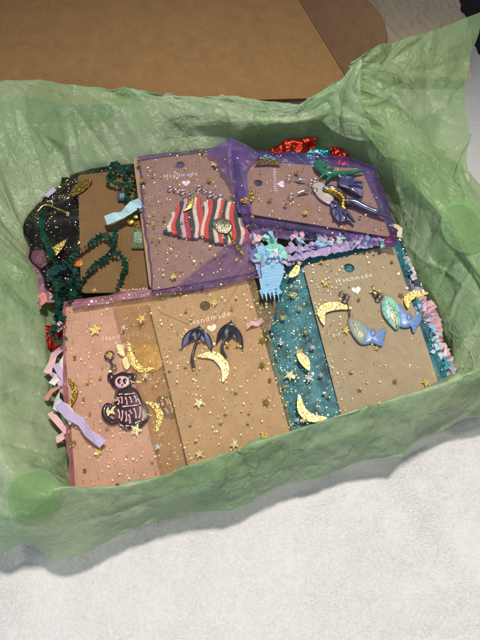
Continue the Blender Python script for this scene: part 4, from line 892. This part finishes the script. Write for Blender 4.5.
# ---- shark card in teal bag
qs = [(303,266,5.9),(393,244,5.9),(440,388,5.8),(342,418,5.85)]
cs, tcs = card(qs, 'kraft_grey', 'greyish kraft card with two blue whale earrings at the right', (349,268), .31, ((338,283),(371,277)), (356.5,290), .42, rad=.25)
Zs = 6.05
ts, SG, SN = bag('teal galaxy organza bag holding the blue whale earrings', [(284,266,Zs-.4),(300,260,Zs-.1),(350,249,Zs),(398,240,Zs)], [(291,436,Zs-.3),(345,424,Zs),(452,388,Zs-.3)], [(284,266,Zs-.4),(276,308,Zs-.45),(267,358,Zs-.45),(276,395,Zs-.45),(291,436,Zs-.3)], [(398,240,Zs),(412,290,Zs-.2),(452,388,Zs-.3)], 'teal_f', 'teal_b', seed=12, gap=.30, wr=.04)
flecks('glitter', ts, SG, SN, 300, 'gold', 53, .02, .05); flecks('silver_glitter', ts, SG, SN, 200, 'silver', 54, .02, .055, (262, 262, 345, 430)); flecks('pale_glitter', ts, SG, SN, 220, 'gold_pale', 55, .02, .06, (262, 262, 345, 430))
for u, v, r_, k in ((325,283,6,'gold'),(375,293,8,'gold'),(345,330,6,'gold'),(377,348,5,'gold'),(427,383,6,'gold'),(292,295,5,'gold'),(305,332,4,'gold'),(290,375,7,'gold_pale'),(309,378,6,'silver'),(313,348,5,'silver'),(300,308,4,'gold'),(286,405,4,'gold'),(320,375,4,'silver'),(300,352,6,'gold'),(281,342,5,'silver'),(401,296,4,'gold_dark'),(396,382,4,'gold_dark'),(322,262,4,'gold'),(359,300,3,'gold_dark'),(392,262,3,'gold_dark'),(362,389,4,'gold'),(352,372,3,'gold'),(414,330,3,'gold_dark'),(330,396,3,'gold_dark'),(284,318,5,'gold'),(305,420,5,'gold_pale'),(298,420,4,'silver'),(434,309,5,'gold_dark')): put_star(ts, SG, SN, u, v, r_, k)
def bag_moon(par, G, pts, wid, mk, lift):
    c = Card(qs); o = crescent(c, pts, wid, mk, par, h=lift)
bag_moon(ts, SG, [(324,325),(322,311),(334,306),(352,308)], 9, 'moon', .26)
bag_moon(ts, SG, [(408,308),(408,299),(415,294),(428,293)], 8, 'gold_glitter', .26)
bag_moon(ts, SG, [(299,394),(302,410),(312,418),(327,418)], 9, 'moon', .22)
bag_moon(ts, SG, [(297,354),(304,360),(309,370)], 9, 'moon', .22)
bag_moon(ts, SG, [(289,277),(295,272),(299,263)], 7, 'gold_glitter', .22)
m_sea = plain('seafoam pearl resin', (.24, .52, .47), .3, coat=.6, var=.55, nscale=4); m_gry = plain('grey blue pearl resin', (.26, .32, .33), .3, coat=.6, var=.3, nscale=3); m_fin = plain('cornflower resin', (.14, .25, .52), .35, coat=.5, var=.2)
z7 = lambda L: [(370+x/5.33, 270+y/5.33) for x, y in L]
z4 = lambda L: [(310+x/3, 270+y/3) for x, y in L]
for lab, body, tail, mb_, fin, hook in (
    ('right seafoam and blue whale earring on the greyish card', z7([(75,155),(95,145),(120,160),(150,195),(160,240),(158,290),(140,312),(118,295),(90,265),(68,225),(64,185)]),
     z7([(148,200),(168,196),(190,235),(212,262),(245,245),(262,232),(270,250),(262,285),(248,300),(240,325),(228,328),(222,300),(195,305),(160,290)]), m_sea, z7([(100,170),(118,215),(140,265),(145,300)]), z4([(205,65),(198,78),(192,70)])),
    ('left grey and blue whale earring on the greyish card', z4([(118,150),(135,152),(158,165),(172,180),(174,200),(160,220),(146,215),(130,195),(118,172)]),
     z4([(165,172),(180,180),(192,196),(208,190),(214,176),(224,182),(222,200),(215,226),(200,222),(185,218),(165,222),(160,205)]), m_gry, z4([(130,158),(142,180),(152,205)]), z4([(112,100),(118,120),(120,140)]))):
    t = thing('whale_earring', lab, 'earring', cs.at(*body[0], .1), 'blue whale earrings')
    blob(cs, grow(body, 1.1), .14, 'body', mb_, t, .24); blob(cs, grow(tail, 1.12), .13, 'tail_fin', m_fin, t, .18)
    b_ = np.array(body, float); cb_ = b_.mean(0)
    blob(cs, (cb_+(b_-cb_)*[.42, .5]+[1.2, 3.2]).tolist(), .33, 'belly_patch', M['milky'], t, .08, n=20, rings=3)
    tq = np.array(tail, float).mean(0); blob(cs, [(tq[0]-5, tq[1]-4), (tq[0]-1, tq[1]-8), (tq[0]+1, tq[1]-3), (tq[0]-2, tq[1]+1)], .28, 'side_fin', m_fin, t, .1, n=20, rings=3)
    MB().tube(*px_tube(cs, fin, .07, .38, taper=[.5, 1, .6]), 6).build('gill_line', M['gold'], t)
    MB().tube(*px_tube(cs, hook, .04, .25), 6).build('hook', M['dark_metal'], t)
for u, v, lab in ((345,297,'left dark wire hook on the greyish card'),(378,296,'right dark wire hook behind the gold star')):
    t = thing('wire_hook', lab, 'hook', cs.at(u, v, .1), 'wire hooks on the greyish card')
    mb = MB()
    for k in range(4): mb.torus(cs.at(u+3*math.sin(k*2.2), v+3.5*math.cos(k*1.7), .12+.03*k), .14, .035, cs.n)
    mb.build('wire_coil', M['dark_metal'], t)

# ================================================================== CRINKLE PAPER STRIPS
def strip(pts, wid, mk, label, pitch=.28, amp=.14, tilt=.5, group=None, seed=0, z=5.2, name='paper_strip'):
    r = np.random.default_rng(seed+1000)
    P = np.array([W(p[0], p[1], p[2] if len(p) > 2 else z) for p in pts]); C_ = catmull(P, 200) if len(P) > 2 else np.linspace(P[0], P[1], 200)
    L = np.cumsum(np.r_[0, np.linalg.norm(np.diff(C_, axis=0), axis=1)]); n = max(3, int(L[-1]/pitch*2)); s = np.linspace(0, L[-1], n+1)
    C_ = np.stack([np.interp(s, L, C_[:, k]) for k in range(3)], 1); T = np.gradient(C_, axis=0); T /= np.linalg.norm(T, axis=1)[:, None]+1e-9
    A = np.cross(T, [0, 0, 1]); A /= np.linalg.norm(A, axis=1)[:, None]+1e-9; B = np.cross(A, T)
    V = []
    for k in range(n+1):
        th = tilt*math.sin(k*.35+seed)+r.normal(0, .25); a = A[k]*math.cos(th)+B[k]*math.sin(th); b = -A[k]*math.sin(th)+B[k]*math.cos(th)
        zig = (amp if k % 2 else -amp)*r.uniform(.45, 1.3); c = C_[k]+b*zig+T[k]*r.normal(0, pitch*.08)+a*zig*.5
        V += [c-a*wid/2, c+a*wid/2]
    Fc = [[2*k, 2*k+2, 2*k+3, 2*k+1] for k in range(n)]
    o = make(name, V, Fc, M['p_'+mk], smooth=False, at=C_[len(C_)//2]); tag(o, label, 'paper strip', group); return o
g1 = 'dark green crinkle paper strips'
GS = [([(44,211,5.3),(42,228,5.4),(50,250,5.4),(58,275,5.3),(62,300,5.2),(65,326,5.0)], 0.46, 'long dark green crinkle strip down the left side of the black bag'),
 ([(54,278,5.5),(66,264,5.6),(82,250,5.7),(98,238,5.8),(108,236,5.8),(114,247,5.7)], 0.36, 'dark green crinkle strip arching over the left edge of the burlap card'),
 ([(68,305,5.5),(78,286,5.6),(92,268,5.7),(106,257,5.75),(113,246,5.8),(116,228,5.8)], 0.36, 'dark green crinkle strip rising to the pale blue strip on the burlap card'),
 ([(112,252,5.8),(121,256,5.8),(126,266,5.8),(121,278,5.7),(117,290,5.7)], 0.31, 'short curved dark green strip in the middle of the burlap card')]
for k, (p, w_, lab) in enumerate(GS): strip(p, w_, 'green', lab, .25, .12, .9, g1, k)
tang = [[(55,282),(66,290),(60,302),(70,312)], [(74,275),(68,288),(76,300),(70,318)], [(52,296),(62,306),(56,320),(66,332)], [(80,290),(74,302),(64,308),(58,318)], [(60,325),(52,333),(60,342),(66,336)], [(48,270),(56,288),(60,310)], [(66,262),(76,274),(70,286)],[(54,310),(64,322),(50,330)]]
for k, p in enumerate(tang): strip([(u, v, 5.0+.08*k) for u, v in p], .32, 'green', 'dark green crinkle strip in the tangle left of the burlap card', .27, .13, .9, 'dark green tangle left of the burlap card', 20+k)
tang2 = [[(106,168),(116,163),(126,170),(136,166),(146,172)], [(110,178),(120,172),(130,180),(140,176)], [(118,186),(128,184),(138,190),(134,200)], [(124,164),(134,174),(142,184),(146,196)], [(112,170),(108,180),(118,184)], [(130,186),(126,196),(136,206),(142,214)]]
for k, p in enumerate(tang2): strip([(u, v, 5.6+.06*k) for u, v in p], .28, 'green', 'dark green crinkle strip at the top of the burlap card', .26, .12, .9, 'dark green tangle at the top of the burlap card', 40+k)
strip([(107,220,6.1),(124,213,6.2),(140,202,6.2)], .62, 'sky', 'pale blue folded strip across the burlap card', .85, .12, .25, None, 3)
# left edge
strip([(56,402,5.7),(70,414,5.9),(88,430,5.9),(103,446,5.9)], .48, 'lav', 'lavender folded strip lying over the left edge of the rosy card', 1.5, .10, .3, None, 4)
strip([(55,396,5.4),(60,406,5.6),(76,420,5.6)], .6, 'white', 'wide pale lavender strip at the left of the rosy card', 1.2, .1, .5, None, 5)
for k, (p, c, lab) in enumerate((([(46,372),(58,352),(66,338)], 'pink', 'longest pink paper strip left of the rosy card'), ([(48,368),(60,382),(66,394)], 'pink', 'pink strip crossing below the longest pink one'),
   ([(52,384),(60,370),(66,356)], 'white', 'white strip between the crossed pink strips'), ([(46,398),(56,388),(66,384)], 'salmon', 'salmon strip above the lavender strip'), ([(50,412),(60,424),(67,432)], 'pink', 'pink strip below the lavender strip'),
   ([(54,362),(62,374),(64,386)], 'lav', 'short lavender strip among the crossed pink strips'), ([(56,440),(67,436)], 'pink', 'lowest short pink strip left of the rosy card'))):
    strip([(u, v, 4.9+.06*k) for u, v in p], .36, c, lab, .9, .1, .6, None, 60+k)
strip([(38,308,4.9),(44,300,5.0),(40,294,5.0)], .45, 'salmon', 'small salmon paper scrap beside the green tangle', .5, .08, .4, None, 71)
strip([(56,330,5.4),(63,323,5.4)], .4, 'pink', 'tiny pink and white paper scrap on the green tangle', .5, .08, .4, None, 72)
strip([(47,196,4.9),(54,189,4.95)], .32, 'lav', 'tiny lavender paper scrap at the back edge of the black bag', .4, .05, .3, None, 73)
# centre cluster
cc = [([(252,238),(262,232),(276,230),(290,236)], .5, 'pink', 'pink crinkle strip under the purple bag edge'), ([(286,250),(305,248),(328,244),(350,240),(368,238)], .5, 'lav', 'long lavender crinkle strip above the greyish card'),
 ([(288,258),(310,254),(335,250),(356,246),(382,241)], .48, 'lav', 'second lavender crinkle strip touching the top of the greyish card'),
 ([(262,250),(272,246),(284,252)], .55, 'mint', 'mint green crinkle strip in the centre'), ([(264,234),(272,242),(278,252)], .5, 'mint', 'darker mint strip beside the blue strips'),
 ([(256,262),(264,256),(276,258),(288,252)], .5, 'blue', 'light blue strip running sideways in the centre'), ([(256,242),(262,254),(268,270)], .6, 'blue', 'leftmost light blue strip in the centre'),
 ([(268,262),(270,278),(276,296)], .75, 'blue', 'longest light blue strip with a frayed lower end'), ([(278,256),(276,272),(272,290)], .75, 'blue', 'light blue strip crossing the frayed one'),
 ([(250,252),(258,264),(262,276)], .45, 'sky', 'pale blue strip at the left of the centre tangle'), ([(272,262),(284,258),(296,262)], .45, 'pink', 'small pink strip over the light blue strips'),
 ([(340,246),(352,238),(364,233)], .5, 'cream', 'cream paper strip beside the red foil'), ([(356,242),(366,234),(374,240)], .4, 'teal', 'teal strip between the lavender strips and the red foil'),
 ([(296,240),(305,232),(318,240)], .5, 'teal', 'dark teal strip under the purple bag edge'), ([(318,238),(330,232),(342,236)], .45, 'white', 'white strip under the purple bag edge'),
 ([(252,228),(258,236),(266,238)], .4, 'white', 'white scrap at the corner between both purple bags'), ([(266,318),(256,324),(246,326)], .28, 'pink', 'thin pale pink scrap at the right edge of the umbrella card')]
for k, (p, w_, c, lab) in enumerate(cc): strip([(u, v, (6.3 if 'lavender crinkle' in lab else 5.85)+.06*(k % 6)) for u, v in p], w_, c, lab, .34 if w_ > .45 else .6, .12, .35, None, 80+k)
rr_ = random.Random(5)
for k in range(56):
    u, v = (rr_.uniform(252, 302), rr_.uniform(230, 262)) if k < 38 else (rr_.uniform(300, 385), rr_.uniform(234, 244)); c_ = ['pink', 'sky', 'mint', 'lav', 'white', 'blue', 'greylav'][k % 7]; a_ = rr_.uniform(0, 3.1)
    strip([(u-6*math.cos(a_), v-5*math.sin(a_), 5.9+.014*k), (u, v+1.5, 6.0+.014*k), (u+6*math.cos(a_), v+5*math.sin(a_), 5.9+.014*k)], rr_.uniform(.18, .32), c_, {'pink': 'pink', 'sky': 'pale blue', 'mint': 'mint', 'lav': 'lavender', 'white': 'white', 'blue': 'light blue', 'greylav': 'grey lavender'}[c_]+' paper snippet in the pastel heap below the purple bags', .36, .06, .5, ({'pink': 'pink', 'sky': 'pale blue', 'mint': 'mint', 'lav': 'lavender', 'white': 'white', 'blue': 'light blue', 'greylav': 'grey lavender'}[c_])+' snippets in the pastel heap', 200+k)
mb = MB()
for k in range(5):
    a_ = (261+k*4, 290-k*1.0); b__ = (263+k*4, 300+(k % 2)*2)
    c0, c1, c2 = W(a_[0]-2, a_[1], 6.15), W(a_[0]+2.2, a_[1]-.5, 6.15), W(b__[0], b__[1], 5.9+.1*(k % 2)); mb.add([c0, c1, c2, c0-[0, 0, .03], c1-[0, 0, .03], c2-[0, 0, .03]], [(0, 1, 2), (5, 4, 3), (0, 3, 4, 1), (1, 4, 5, 2), (2, 5, 3, 0)])
G = coons([(250,252,6.05),(262,246,6.1),(280,250,6.05)], [(262,294,6.1),(278,291,6.1)], [(250,252,6.05),(257,270,6.1),(262,294,6.1)], [(280,250,6.05),(284,270,6.1),(278,291,6.1)], 30, 40); uv = cm_uv(G)
G = G+up_normals(G)*(.05*np.sin(uv[..., 1]*13+uv[..., 0]*2+1.5*noise(G*.8)))[..., None]
mb.add(G.reshape(-1, 3), grid_faces(30, 40)); o = mb.build('paper_strip', M['p_blue'], smooth=False, at=W(268, 270, 6.0)); tag(o, 'wide light blue accordion piece with a toothed end in the centre', 'paper strip')
o = strip([(392,224,6.0),(400,229,6.0),(399,236,6.0)], .28, 'cream', 'cream scrap at the near right corner of the purple bag', .5, .08, .3, None, 110)
# right cluster
cr_ = [([(418,296),(430,306),(436,324),(440,344),(450,366),(454,380)], .6, 'pink', 'long pale pink accordion strip down the right edge', .26, 5.3), ([(410,300),(424,312),(430,330),(428,348)], .6, 'greylav', 'grey lavender strip beside the gold moon', .35, 5.25),
 ([(402,278),(410,288),(420,292)], .55, 'lav', 'lavender scrap above the gold moon', .35, 5.2), ([(414,318),(424,326),(420,340),(426,352)], .55, 'greylav', 'lower grey lavender strip in the right tangle', .35, 5.35),
 ([(418,348),(428,340),(438,350),(434,364)], .5, 'teal', 'teal strip in the right tangle', .35, 5.4), ([(428,362),(438,356),(444,368),(440,380)], .5, 'teal', 'lowest teal strip at the right edge', .35, 5.3),
 ([(432,368),(444,378),(450,386)], .4, 'pink', 'short pink strip at the bottom of the right tangle', .3, 5.35), ([(424,352),(436,352),(446,358)], .4, 'sky', 'pale aqua strip in the right tangle', .4, 5.45),
 ([(398,248),(404,262),(408,276)], .5, 'teal', 'dark teal strip above the right tangle', .35, 5.0), ([(404,256),(410,268),(416,280)], .4, 'white', 'white scrap above the right tangle', .3, 5.0), ([(398,262),(404,272),(412,270)], .35, 'navy', 'navy strip above the right tangle', .3, 5.05)]
for k, (p, w_, c, lab, pi_, z_) in enumerate(cr_): strip([(u, v, z_) for u, v in p], w_, c, lab, pi_, .13, .3, None, 120+k)

for k in range(40):
    q_ = rr_.random(); u, v = 404+46*q_+rr_.uniform(-7, 7), 285+92*q_+rr_.uniform(-6, 6); c_ = ['greylav', 'pink', 'teal', 'white', 'blue', 'lav', 'sky'][k % 7]; a_ = rr_.uniform(0, 3.1)
    nm_ = {'pink': 'pink', 'sky': 'pale blue', 'teal': 'teal', 'lav': 'lavender', 'white': 'white', 'blue': 'light blue', 'greylav': 'grey lavender'}[c_]
    strip([(u-5*math.cos(a_), v-5*math.sin(a_), 5.3+.012*k), (u+1, v+1, 5.4+.012*k), (u+5*math.cos(a_), v+5*math.sin(a_), 5.3+.012*k)], rr_.uniform(.16, .28), c_, nm_+' paper snippet in the heap between the greyish card and the right wall', .34, .06, .5, nm_+' snippets beside the greyish card', 300+k)
